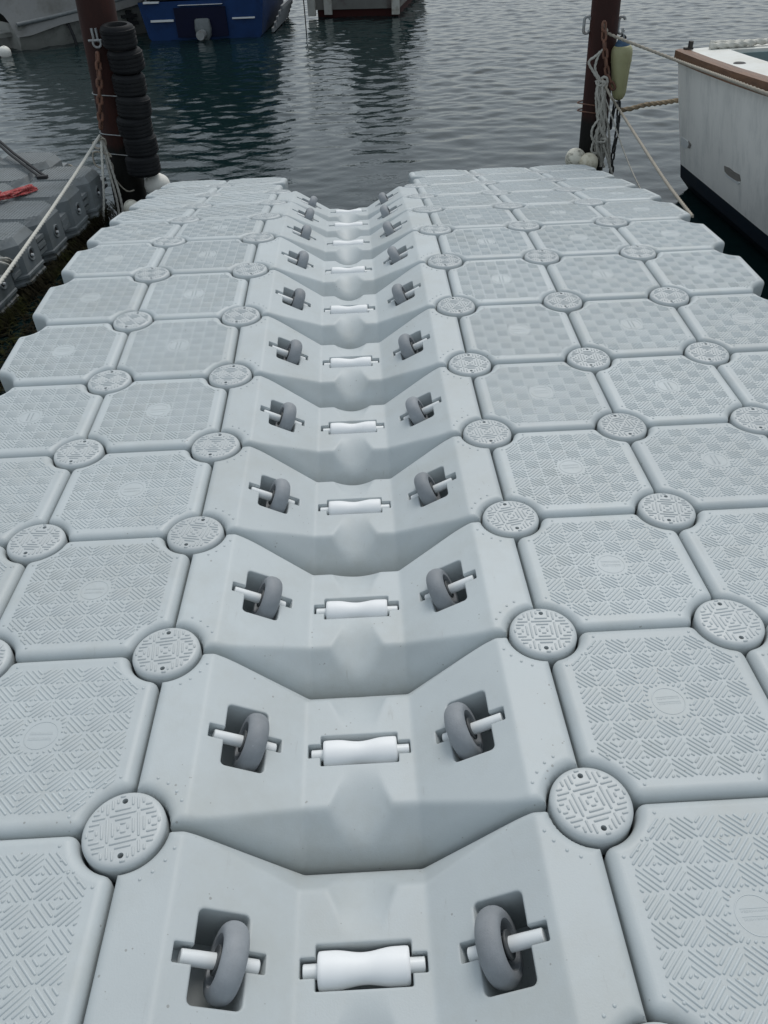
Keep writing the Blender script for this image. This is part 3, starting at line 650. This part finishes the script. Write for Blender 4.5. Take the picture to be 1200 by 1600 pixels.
loose('white knotted rope loops gathered under the rusty chain', [
    [PY(150, 222, Y0), PY(162, 216, Y0-.03), PY(165, 228, Y0), PY(152, 232, Y0-.03), PY(145, 224, Y0), PY(158, 215, Y0)],
    [PY(148, 230, Y0), PY(168, 238, Y0), PY(174, 246, Y0), PY(165, 240, Y0-.02), PY(146, 238, Y0), PY(148, 256, Y0), PY(158, 263, Y0)],
    [PY(158, 213, Y0), PY(166, 232, Y0), PY(170, 250, Y0), PY(176, 258, Y0), PY(177, 272, Y0), PY(180, 282, Y0)]], 0.0085, M_ROPET, name='rope_knot')
loose('white rope hanging straight down between pontoon and dock', [[PY(158, 216, Y0), PY(160, 260, 5.9), PY(162, 310, 5.85), PY(161, 356, 5.8)]], 0.0115, M_ROPEW, name='hanging_rope')
loose('grey doubled rope slanting down at the foot of the tyre post', [[PY(160, 218, Y0), PY(170, 265, 5.95), PY(182, 310, 5.9), PY(188, 345, 5.85)], [PY(161, 220, Y0), PY(174, 262, 5.95), PY(187, 305, 5.9), PY(195, 345, 5.85)]], 0.0125, M_ROPEG, name='hanging_rope')
loose('thin tan rope loop drooping beside the foot of the tyre post', [[PY(182, 282, 6.0), PY(190, 292, 6.0), PY(200, 299, 6.0), PY(210, 297, 6.02)]], 0.007, M_ROPET)
def bw(name, label, mt, p, r, L_, rot, group):
    pr = [(r*math.cos(R(a)), L_/2*(1 if a >= 0 else -1)+r*math.sin(R(a))*.85) for a in range(-85, 86, 10)]
    mb = MB().revolve([(r*.16, pr[0][1]-.004)]+pr+[(r*.16, pr[-1][1]+.004)], 28)
    t = thing(name, label, 'buoy', p, rot, group); link('body', mb.me('float_ball', mt, 50), t)
    link('groove_band', MB().revolve([(r*.99, -.006), (r*1.012, 0), (r*.99, .006)], 28).me('band', mt, 50), t); return t
bw('buoy', 'round white foam buoy floating at the foot of the tyre post', M_BUOYC, PY(246, 289, 6.12), 0.098, 0.05, (R(60), 0, R(-52)), 'foam buoys')
bw('buoy', 'small yellowish buoy peeping over the dock edge beside grey rope', M_BUOY, PY(206, 325, 5.75), 0.065, 0.02, (R(80), 0, R(20)), 'foam buoys')
loose('black and white flecked rope draped over the dark pontoon edge', [[PZ(-12, 402, TOPZ+.02), PZ(10, 408, TOPZ+.03), PY(24, 418, 4.45), PY(34, 438, 4.45), PY(37, 452, 4.45)], [PZ(-10, 408, TOPZ+.015), PZ(12, 414, TOPZ+.03), PY(22, 430, 4.42), PY(30, 448, 4.42), PY(36, 452, 4.44)], [PZ(-8, 405, TOPZ+.03), PZ(14, 405, TOPZ+.04), PY(28, 422, 4.48), PY(38, 436, 4.47)]], 0.009, M_ROPEG, name='draped_rope')
loose('frayed tan rope end lying at the far end of the dark pontoon', [[PZ(92, 268, WATER+.15), PZ(100, 258, WATER+.2), PZ(110, 259, WATER+.18), PZ(118, 265, WATER+.12)], [PZ(96, 265, WATER+.16), PZ(104, 264, WATER+.18), PZ(108, 268, WATER+.14)]], 0.012, M_ROPET, name='rope_end')
# ------------------------------------------------------------------ post with fender
rb_ = Vector((2.150, 6.31, -.5)); rtop = rb_+(Vector((2.116, 6.31, 0.75))-rb_)*2.3
rp_ = post('rust brown steel post hung with ropes and a yellow fender', rb_, rtop, 0.112)
SY = 6.31
for s, px in ((-1, 917), (1, 971)):
    c = PY(px, 39, SY)-rb_; P = []
    for i in range(21):
        th = 2*math.pi*i/20; P.append(c+Vector((0.024*math.cos(th), 0, 0.024*math.sin(th)+(0.034 if math.sin(th) >= 0 else -0.034))))
    link('welded_eye', MB().tube(P, 0.0115, 8).me('welded_eye', M_GALV, 60), rp_)
RY = 6.15
loose('tan rope from the fender post along the white boat', [[PY(944, 33, RY+.03), PY(948, 48, RY), PY(956, 55, RY), PXX(1057, 94, 2.52), PXX(1150, 128, 2.475), PY(1235, 160, 4.0)]], 0.0125, M_ROPET, name='mooring_rope')
loose('tan rope stretched from the fender post to the dock corner', [[PY(940, 122, RY-.05), PY(954, 150, RY-.1), PY(972, 178, RY-.2), PXX(1030, 268, 2.10), PXX(1060, 310, 2.04), PXX(1082, 338, 2.01)]], 0.0115, M_ROPET, name='mooring_rope')
loose('thin grey line running from the fender post to the dock edge', [[PY(936, 128, RY-.05), PY(950, 165, RY-.08), PY(968, 218, RY-.2), PY(985, 262, 5.7), PY(1004, 302, 5.3)]], 0.0065, M_ROPEG, name='thin_line')
loose('thick brown laid rope from the dark chain to the boat transom', [[PY(968, 172, RY), PY(985, 170, RY), PY(1008, 164, 6.2), PY(1040, 160, 6.3), PY(1075, 154, 6.4)]], 0.021, M_ROPEB, name='mooring_rope')
q = random.Random(11); st = []
for i in range(16):
    x0 = q.uniform(933, 947); x1 = q.uniform(932, 950); P = []
    for k in range(6):
        f = k/5; P.append(PY(x0+(x1-x0)*f+q.uniform(-7, 7)*(.7+f), 126+f*q.uniform(112, 140), RY-.03-q.uniform(0, .05)))
    st.append(P)
st.append([PY(936, 186, RY-.08), PY(926, 200, RY-.09), PY(925, 215, RY-.09), PY(933, 226, RY-.08)])
st.append([PY(942, 78, RY-.02), PY(930, 88, RY-.03), PY(920, 97, RY-.04), PY(927, 112, RY-.05), PY(936, 126, RY-.05)])
st.append([PY(938, 80, RY-.02), PY(932, 95, RY-.03), PY(930, 110, RY-.04), PY(940, 128, RY-.05)])
st.append([PY(936, 124, RY-.03), PY(946, 120, RY-.06), PY(948, 128, RY-.06), PY(936, 134, RY-.07), PY(932, 127, RY-.05), PY(946, 130, RY-.08), PY(938, 138, RY-.06)])
st.append([PY(938, 218, RY-.06), PY(946, 217, RY-.1), PY(944, 222, RY-.1), PY(934, 222, RY-.1)])
st.append([PY(942, 225, RY-.09), PY(950, 250, RY-.1), PY(957, 275, RY-.12), PY(960, 281, RY-.12)])
loose('bundle of knotted grey ropes hanging down the fender post', st, 0.0115, M_ROPEG, name='rope_bundle')
chain('rusty chain hanging from the hook of the fender post', [PY(944, 34, RY), PY(944, 60, RY-.02), PY(946, 90, RY-.03), PY(950, 118, RY-.03), PY(962, 145, RY-.03)], 0.085, 0.052, 0.0105, M_RUST)
chain('black fouled chain dropping into the water by the fender post', [PY(967, 158, RY-.02), PY(965, 200, RY-.04), PY(958, 240, RY-.05), PY(955, 274, RY-.05)], 0.075, 0.045, 0.009, M_BLKCHAIN)
chain('short black chain loop beside the rope bundle', [PY(962, 160, RY), PY(956, 185, RY+.02), PY(953, 206, RY+.02)], 0.07, 0.042, 0.0085, M_BLKCHAIN)
for dz in (160, 172):
    c = PY(922, dz, SY); P = [(c.x+.02+0.125*math.cos(2*math.pi*i/32), SY+0.125*math.sin(2*math.pi*i/32), c.z+0.008*math.sin(4*math.pi*i/32)) for i in range(33)]
    thing('wire_hoop', 'rusty wire hoop round the fender post, %s of two' % ('upper' if dz == 160 else 'lower'), 'wire', me=MB().tube(P, 0.005, 6).me('wire', M_RUST, 60), group='wire hoops round the fender post')
fp = PY(973, 64, RY+.02); fb = PY(966, 157, RY+.02); FL = fp.z-fb.z
t = thing('fender', 'yellowed cylindrical boat fender with blue top hanging on the post', 'fender', fp, (0, math.atan2(fp.x-fb.x, FL), 0))
pr = [(0.018, -.995*FL), (0.035, -.97*FL), (0.050, -.92*FL), (0.058, -.84*FL), (0.070, -.5*FL), (0.080, -.33*FL), (0.084, -.2*FL), (0.080, -.13*FL), (0.068, -.085*FL), (0.060, -.07*FL)]
link('body', MB().revolve(pr, 28).me('fender_body', M_FEND, 60), t)
link('blue_end', MB().revolve([(0.061, -.085*FL), (0.060, -.07*FL), (0.050, -.02*FL), (0.036, .03*FL), (0.030, .035*FL)], 28).me('blue_end', M_FBLUE, 60), t)
link('eye', MB().tube([(0.022*math.cos(R(a)), 0, .035*FL+0.022*math.sin(R(a))) for a in range(0, 181, 20)], 0.008, 8).me('eye', M_BLACK, 60), t)
link('seam', MB().revolve([(0.0805, -.345*FL), (0.0825, -.335*FL), (0.0815, -.325*FL)], 28, cap0=False, cap1=False).me('seam', M_FEND, 60), t)
chain('small grey chain holding the yellow fender', [PY(973, 44, RY+.03), PY(973, 60, RY+.02)], 0.05, 0.03, 0.006, M_GALV)
bw('buoy', 'round white buoy stained dark green beside the fender post', M_BUOY, PY(899, 248, 6.14), 0.086, 0.02, (R(20), R(12), 0), 'foam buoys')
bw('buoy', 'round cream buoy wedged under the rope bundle', M_BUOYS, PY(919, 255, 6.07), 0.082, 0.02, (R(15), R(-18), R(40)), 'foam buoys')
# ------------------------------------------------------------------ white boat alongside
def loft(secs, mt, name, smooth=30):
    n = len(secs[0]); V = [p for s in secs for p in s]; F = []
    for i in range(len(secs)-1):
        for j in range(n-1): F.append((i*n+j, (i+1)*n+j, (i+1)*n+j+1, i*n+j+1))
    return mesh(name, V, F, mt, smooth)
BW = -.5
bt = thing('white_boat', 'white open boat with dark wooden rubbing rail moored beside the dock', 'boat', (2.77, 5.90, BW))
LB = 5.2
def bsec(u):      # u 0 = transom .. 1 = bow;  returns half-beam scale, sheer
    w = 1.0 if u < .35 else max(0.03, 1-((u-.35)/.65)**2.1); return w, 0.03+0.10*u+0.35*u*u
def bpt(u, s, out_, z):       # s: -1 near side, +1 far side;  out_ fraction
    w, _ = bsec(u); hb = 1.02; return Vector((hb+s*(hb+out_)*w, -LB*u, z))
us = [0, .04, .1, .2, .3, .4, .5, .6, .7, .8, .88, .94, .98, 1.0]
top_secs, low_secs = [], []
for u in us:
    sh = 0.92+bsec(u)[1]; S = []
    for s in (-1, 1):
        q_ = [bpt(u, s, -0.03, 0.105), bpt(u, s, 0.03, .35), bpt(u, s, 0.09, .6), bpt(u, s, 0.155, sh-.05)]
        S.append(q_)
    top_secs.append(S)
hullV = []
for s in (0, 1): link('topside', loft([x[s] for x in top_secs], M_HULLW, 'topside'), bt)
low = []
for u in us:
    w, _ = bsec(u); low.append([bpt(u, -1, -0.03, 0.105), bpt(u, -1, -0.05, 0.0), bpt(u, -1, -0.25, -.22), Vector((1.02, -LB*u, -.40+.35*u**4)), bpt(u, 1, -0.25, -.22), bpt(u, 1, -0.05, 0.0), bpt(u, 1, -0.03, 0.105)])
link('bottom', loft(low, M_NAVY, 'bottom'), bt)
# transom
tv = top_secs[0][0]+top_secs[0][1][::-1]; link('transom', mesh('transom', tv, [tuple(range(len(tv)))[::-1]], M_HULLW), bt)
lv = low[0]; link('transom_bottom', mesh('transom_bottom', lv, [tuple(range(len(lv)))], M_NAVY), bt)
# wooden rail as a swept box
for s in (-1, 1):
    rg = []
    for u in us:
        sh = 0.92+bsec(u)[1]; o_ = bpt(u, s, 0.155, 0); i_ = bpt(u, s, 0.10, 0); o2 = bpt(u, s, 0.185, 0)
        rg.append([Vector((o2.x, o2.y, sh-.076)), Vector((o2.x, o2.y, sh-.003)), Vector((o_.x-(0 if s < 0 else 0), o_.y, sh+.004)), Vector((i_.x, i_.y, sh+.004)), Vector((i_.x, i_.y, sh-.076))])
    link('rubbing_rail', MB().rings(rg).me('rail', M_TEAK), bt)
shT = 0.92+bsec(0)[1]
link('transom_rail', MB().box((-0.10, 0.0, shT-.076), (2.14, 0.03, shT-.004)).me('rail', M_TEAK), bt)
# side decks, transom deck, coaming, cockpit sole
for s in (-1, 1):
    V = []; F = []
    for i, u in enumerate(us[:9]):
        sh = 0.92+bsec(u)[1]; a_, b_ = bpt(u, s, 0.098, sh), bpt(u, s, -0.17, sh+.006)
        V += [a_, b_, Vector((b_.x, b_.y, sh-.025))]
    for i in range(8): F += [(i*3, i*3+3, i*3+4, i*3+1), (i*3+1, i*3+4, i*3+5, i*3+2)]
    link('side_deck', mesh('side_deck', V, F, M_DECKW), bt)
    V = []; F = []
    for u in us[:9]:
        sh = 0.92+bsec(u)[1]; b_ = bpt(u, s, -0.19, 0); V += [Vector((b_.x, b_.y, sh-.012)), Vector((b_.x, b_.y, .25))]
    for i in range(8): F.append((i*2, i*2+2, i*2+3, i*2+1))
    link('inner_side', mesh('inner_side', V, F, M_INT), bt)
    V = []; F = []
    for u in us[:9]:
        sh = 0.92+bsec(u)[1]; b_ = bpt(u, s, -0.183, 0); V += [Vector((b_.x, b_.y, sh-.025)), Vector((b_.x, b_.y, sh-.11))]
    for i in range(8): F.append((i*2, i*2+2, i*2+3, i*2+1))
    link('coaming', mesh('coaming', V, F, M_TEAL), bt)
link('transom_deck', MB().box((0.155, -0.17, shT-.03), (1.88, -0.002, shT+.008)).me('tdeck', M_DECKW), bt)
link('transom_coaming', MB().box((0.19, -0.195, shT-.16), (1.85, -0.172, shT-.012)).me('tcoam', M_TEAL), bt)
link('cockpit_sole', MB().box((0.2, -3.2, .2), (1.85, -0.2, .25)).me('sole', M_INT), bt)
fd = []
for u in us[8:]:
    sh = 0.92+bsec(u)[1]; fd.append([bpt(u, -1, 0.098, sh), Vector((1.02, -LB*u, sh+.05)), bpt(u, 1, 0.098, sh)])
link('foredeck', loft(fd, M_DECKW, 'foredeck'), bt)
cpx = PZ(1156, 98, BW+shT+.03)-bt.location
link('filler_cap', MB().revolve([(0.042, -.01), (0.042, .010), (0.034, .014)], 24, M=Matrix.Translation((cpx.x, cpx.y, shT+.006+.012*1))).me('filler', M_BLACK, 40), bt)
cl = PZ(1084, 76, BW+shT+.02)-bt.location
link('cleat', MB().box((cl.x-.045, -.07, shT+.006), (cl.x+.02, -.03, shT+.018)).box((cl.x-.012, -.07, shT+.018), (cl.x+.012, -.03, shT+.06)).me('cleat', M_INT), bt)
# scars on the topside: scrapes lying on the flared side plane
def topside_x(yl, z):
    w = bsec(-yl/LB)[0]; o = -0.03+(z-.105)/(.35-.105)*.06 if z < .35 else 0.03+(z-.35)/.25*.06; return 1.02-(1.02+o)*w
def scar(pix, mt, dz):
    V = []
    for px, py in pix:
        p = PXX(px, py, 2.72)
        for _ in range(6):
            l = p-bt.location; x = bt.location.x+topside_x(l.y, l.z)-dz; p = PXX(px, py, x)
        V.append(p-bt.location)
    n = len(V); back = [v+Vector((0.008, 0, 0)) for v in V]
    F = [tuple(range(n))]+[(i, i+n, (i+1) % n+n, (i+1) % n) for i in range(n)]
    me = mesh('scar', V+back, F, mt); return link('scrape', me, bt)
scar([(1131, 259), (1139, 262), (1146, 268), (1155, 273), (1157, 283), (1150, 283), (1139, 276), (1132, 268)], M_PRIMER, 0.004)
scar([(1133, 271), (1141, 277), (1155, 286), (1153, 288), (1140, 280), (1133, 274)], M_TRIMW, 0.006)
scar([(1064, 214), (1068, 216), (1075, 222), (1077, 230), (1071, 232), (1064, 227)], M_TRIMW, 0.004)
scar([(1075, 220), (1079, 226), (1077, 232), (1074, 231), (1076, 226)], M_PRIMER, 0.007)
rz = BW+shT+.035
loose('thick white laid rope along the boat transom top', [[Vector((2.77+.06, 5.85, rz)), Vector((3.1, 5.83, rz)), Vector((3.5, 5.84, rz)), Vector((3.95, 5.82, rz)), Vector((4.4, 5.84, rz))], [Vector((2.78+.03, 5.80, rz-.008)), Vector((2.95, 5.79, rz-.006)), Vector((3.15, 5.80, rz))]], 0.024, M_ROPEW, name='transom_rope')
# ------------------------------------------------------------------ boats beyond
def back_boat_blue():
    a, b = PZ(232, 64, WATER), PZ(412, 57, WATER); L_ = (b-a).length; ang = math.atan2(b.y-a.y, b.x-a.x)
    t = thing('blue_boat', 'dark blue motor boat with a grey stern drive, stern towards the dock', 'boat', a, (0, 0, ang))
    W_ = L_; H = 0.60; Lg = 6.5
    def sec(v):
        w = 1 if v < .4 else max(.04, 1-((v-.4)/.6)**2); c = W_/2; hb = W_/2*w; h = H+.5*v*v
        return [Vector((c-hb*1.06, v*Lg, h)), Vector((c-hb*.98, v*Lg, .05)), Vector((c-hb*.8, v*Lg, -.2)), Vector((c, v*Lg, -.35)), Vector((c+hb*.8, v*Lg, -.2)), Vector((c+hb*.98, v*Lg, .05)), Vector((c+hb*1.06, v*Lg, h))]
    S = [sec(v) for v in (0, .15, .3, .45, .6, .75, .88, .96, 1)]
    link('hull', loft(S, M_BLUE, 'hull'), t)
    link('transom', mesh('transom', S[0], [tuple(range(7))], M_BLUE), t)
    dk = [[s[0], (s[0]+s[6])/2+Vector((0, 0, .04)), s[6]] for s in S]; link('deck', loft(dk, M_DCANVAS, 'deck'), t)
    def on(px, py, dy=-.02): p = PY(px, py, (a.y+b.y)/2+dy); return p-a
    def panel(nm, x0, y0, x1, y1, d, mt):
        p, q_ = on(x0, y1), on(x1, y0); o = link(nm, MB().box((p.x, -d, p.z), (q_.x, 0.04, q_.z)).me(nm, mt), t); return o
    panel('engine_box', 279, 9, 352, 59, .05, M_BLUED)
    panel('stripe_lamp', 235, 31, 271, 36, .035, M_TRIMW); panel('stripe_lamp', 364, 25, 399, 29, .035, M_TRIMW)
    panel('corner_trim', 223, 3, 247, 7, .05, M_TRIMW); panel('engine_box_cap', 278, 5, 348, 9, .06, M_TRIMW)
    for z0 in (-12, -3): pass
    p = on(318, 46, -.1)
    o = link('stern_drive', MB().add(*_drive()).me('stern_drive', M_OUTB, 40), t, (p.x, -.05, p.z))
    link('drive_hub', MB().revolve([(0.075, -.22), (0.07, .02), (.02, .03)], 16, 'y').me('drive_hub', M_GALV, 40), o, (0, -.12, -.06))
    # white plank rail down the far quarter
    q0, q1 = on(418, 45, .6), on(440, 4, 2.4)
    sp = MB()
    for i in range(5): sp.box((W_*1.04+.02+.035*i, .35+.12*i, .02+.075*i), (W_*1.04+.06+.035*i, 2.6, .085+.075*i))
    link('quarter_planks', sp.me('planks', M_RAILW), t)
    # canvas shelter over the cockpit: frame tubes plus cover
    cv = []
    for v, h, wd in ((.02, .70, .86), (.04, 1.75, .90), (.12, 2.55, .86), (.30, 2.75, .84), (.45, 2.4, .78), (.58, 1.2, .7)):
        c = W_/2; hb = W_/2*wd; cv.append([Vector((c-hb, v*Lg, H-.05)), Vector((c-hb, v*Lg, H-.05+(h-.3)*.7)), Vector((c-hb*.7, v*Lg, h+.1)), Vector((c, v*Lg, h+.2)), Vector((c+hb*.7, v*Lg, h+.1)), Vector((c+hb, v*Lg, H-.05+(h-.3)*.7)), Vector((c+hb, v*Lg, H-.05))])
    link('canvas_cover', loft(cv, M_DCANVAS, 'canvas'), t); link('canvas_curtain', mesh('curtain', cv[1], [tuple(range(7))], M_DCANVAS), t)
    for s in (.03, .97): link('grab_rail', MB().tube(spline([(W_*s, .1, H), (W_*s, .1, H+.5), (W_*s, 1.2, H+.6), (W_*s, 1.4, H)], 8), .018, 8).me('grab', M_GALV, 60), t)
def _drive():
    mb = MB(); rg = []
    for z, hx, hy in ((.17, .10, .06), (.15, .135, .09), (.02, .15, .11), (-.10, .135, .10), (-.2, .05, .06), (-.42, .03, .05)):
        rg.append([Vector((hx*(abs(math.cos(a))**.5)*(1 if math.cos(a) >= 0 else -1), hy*(abs(math.sin(a))**.5)*(1 if math.sin(a) >= 0 else -1), z)) for a in [2*math.pi*i/20 for i in range(20)]])
    mb.rings(rg[::-1]); return mb.V, mb.F
back_boat_blue()
def left_boat():
    c = PZ(36, 80, WATER); ang = R(-52)
    t = thing('covered_boat', 'pale grey motor boat under a sagging grey canvas cover', 'boat', c, (0, 0, ang))
    # local: transom along -x at y=0, boat runs +y;  starboard side is x = 0
    W_, H, Lg = 2.3, 0.55, 6.5
    def sec(v):
        w = 1 if v < .4 else max(.04, 1-((v-.4)/.6)**2); m_ = -W_/2; hb = W_/2*w; h = H*(.75+.25*min(1, v*3))+.7*v*v
        return [Vector((m_-hb*1.05, v*Lg, h)), Vector((m_-hb, v*Lg, .12)), Vector((m_-hb*.85, v*Lg, -.15)), Vector((m_, v*Lg, -.35)), Vector((m_+hb*.85, v*Lg, -.15)), Vector((m_+hb, v*Lg, .12)), Vector((m_+hb*1.05, v*Lg, h))]
    S = [sec(v) for v in (0, .12, .25, .4, .55, .7, .84, .94, 1)]
    link('hull', loft(S, M_GHULL, 'hull'), t); link('transom', mesh('transom', S[0], [tuple(range(7))], M_GHULL), t)
    for k in (0, 6):
        link('rub_strip', MB().tube([s[k]+Vector((.02 if k else -.02, 0, 0)) for s in S], .035, 8).me('rub', M_OUTB, 60), t)
    q = random.Random(4); cv = []
    for v, h in ((-.01, .34), (.03, .95), (.12, 1.7), (.25, 2.3), (.4, 2.5), (.55, 2.2), (.7, 1.5), (.86, .85), (.97, .35)):
        s = sec(max(0, v)); A, B = s[0], s[6]; m_ = (A+B)/2; row = []
        for j in range(13):
            f = j/12; x = A.x+(B.x-A.x)*(f*1.06-.03); hh = A.z-.10+(h)*(1-abs(2*f-1)**2.6)+q.uniform(-.035, .035)+(-.06 if j in (0, 12) else 0); row.append(Vector((x, v*Lg, hh)))
        cv.append(row)
    link('canvas_cover', loft(cv, M_CANVAS, 'cover', 180), t)
    link('swim_board', MB().box((-1.9, -.42, .20), (-.35, 0, .27)).me('board', M_GHULL), t)
    link('ladder', MB().tube([(-.62, -.44, .5), (-.62, -.44, -.2)], .02, 8).tube([(-.38, -.44, .5), (-.38, -.44, -.2)], .02, 8).tube([(-.62, -.44, .1), (-.38, -.44, .1)], .02, 8).me('ladder', M_BLACK, 60), t)
    link('engine_leg', MB().add(*_drive()).me('engine_leg', M_BLACK, 40), t, (-1.15, -.5, .2))
    b = link('side_cleat', MB().box((.02, 2.0, .18), (.10, 2.3, .23)).box((.02, 2.0, .30), (.10, 2.3, .35)).box((.03, 2.1, .18), (.08, 2.2, .42)).me('cleat', M_BLACK), t)
    link('boarding_strap', MB().tube([(.05, .9, .46), (.12, .95, .15), (.10, 1.0, -.2)], .03, 6).me('strap', M_BLACK, 60), t)
left_boat()
bw('buoy', 'small white mooring ball floating off the stern of the covered boat', M_BUOYC, PZ(8, 82, WATER+.06), 0.10, 0.03, (R(10), R(10), 0), 'foam buoys')
def barge():
    a, b = PZ(497, 27, WATER), PZ(622, 24, WATER); W_ = (b-a).length; ang = math.atan2(b.y-a.y, b.x-a.x)
    t = thing('barge', 'rusty work barge with flaking white fender posts', 'barge', a, (0, 0, ang)); H = .75; Lg = 5
    link('lower_plate', MB().box((0, 0, -.3), (W_, Lg, .13)).me('lower_plate', M_BARGER), t)
    link('upper_plate', MB().box((-.03, -.03, .131), (W_+.03, Lg, H)).me('upper_plate', M_BARGE), t)
    link('deck_edge', MB().box((-.08, -.10, H), (W_+.10, Lg, H+.10)).me('deck_edge', M_SHADE_EDGE), t)
    for x in (-.16, W_-.10): link('fender_post', MB().box((x, -.20, .04), (x+.15, -.105, H+.65)).me('fender_post', M_POSTW), t)
    link('bracket', MB().box((.16, -.09, .05), (.32, -.032, H-.02)).me('bracket', M_POSTW), t)
    link('side_tyre', MB().revolve([(.16, -.07), (.26, -.09), (.31, 0), (.26, .09), (.16, .07)], 24, 'x').me('side_tyre', M_RUBBER, 50), t, (W_+.20, .25, H-.12))
    link('wheelhouse', MB().box((.3, 1.6, H+.1), (W_-.3, 3.6, H+1.5)).me('wheelhouse', M_BARGE), t)
    link('wheelhouse_roof', MB().box((.2, 1.5, H+1.501), (W_-.2, 3.7, H+1.57)).me('roof', M_BARGER), t)
    return t
barge()
loose('thin dark mooring line dropping straight into the water near the barge', [[PZ(479, 55, WATER-.02), PZ(479, 55, WATER)+Vector((0, 0, .5)), PZ(479, 55, WATER)+Vector((-.03, .1, 1.3))]], 0.012, M_BLACK, name='mooring_line')
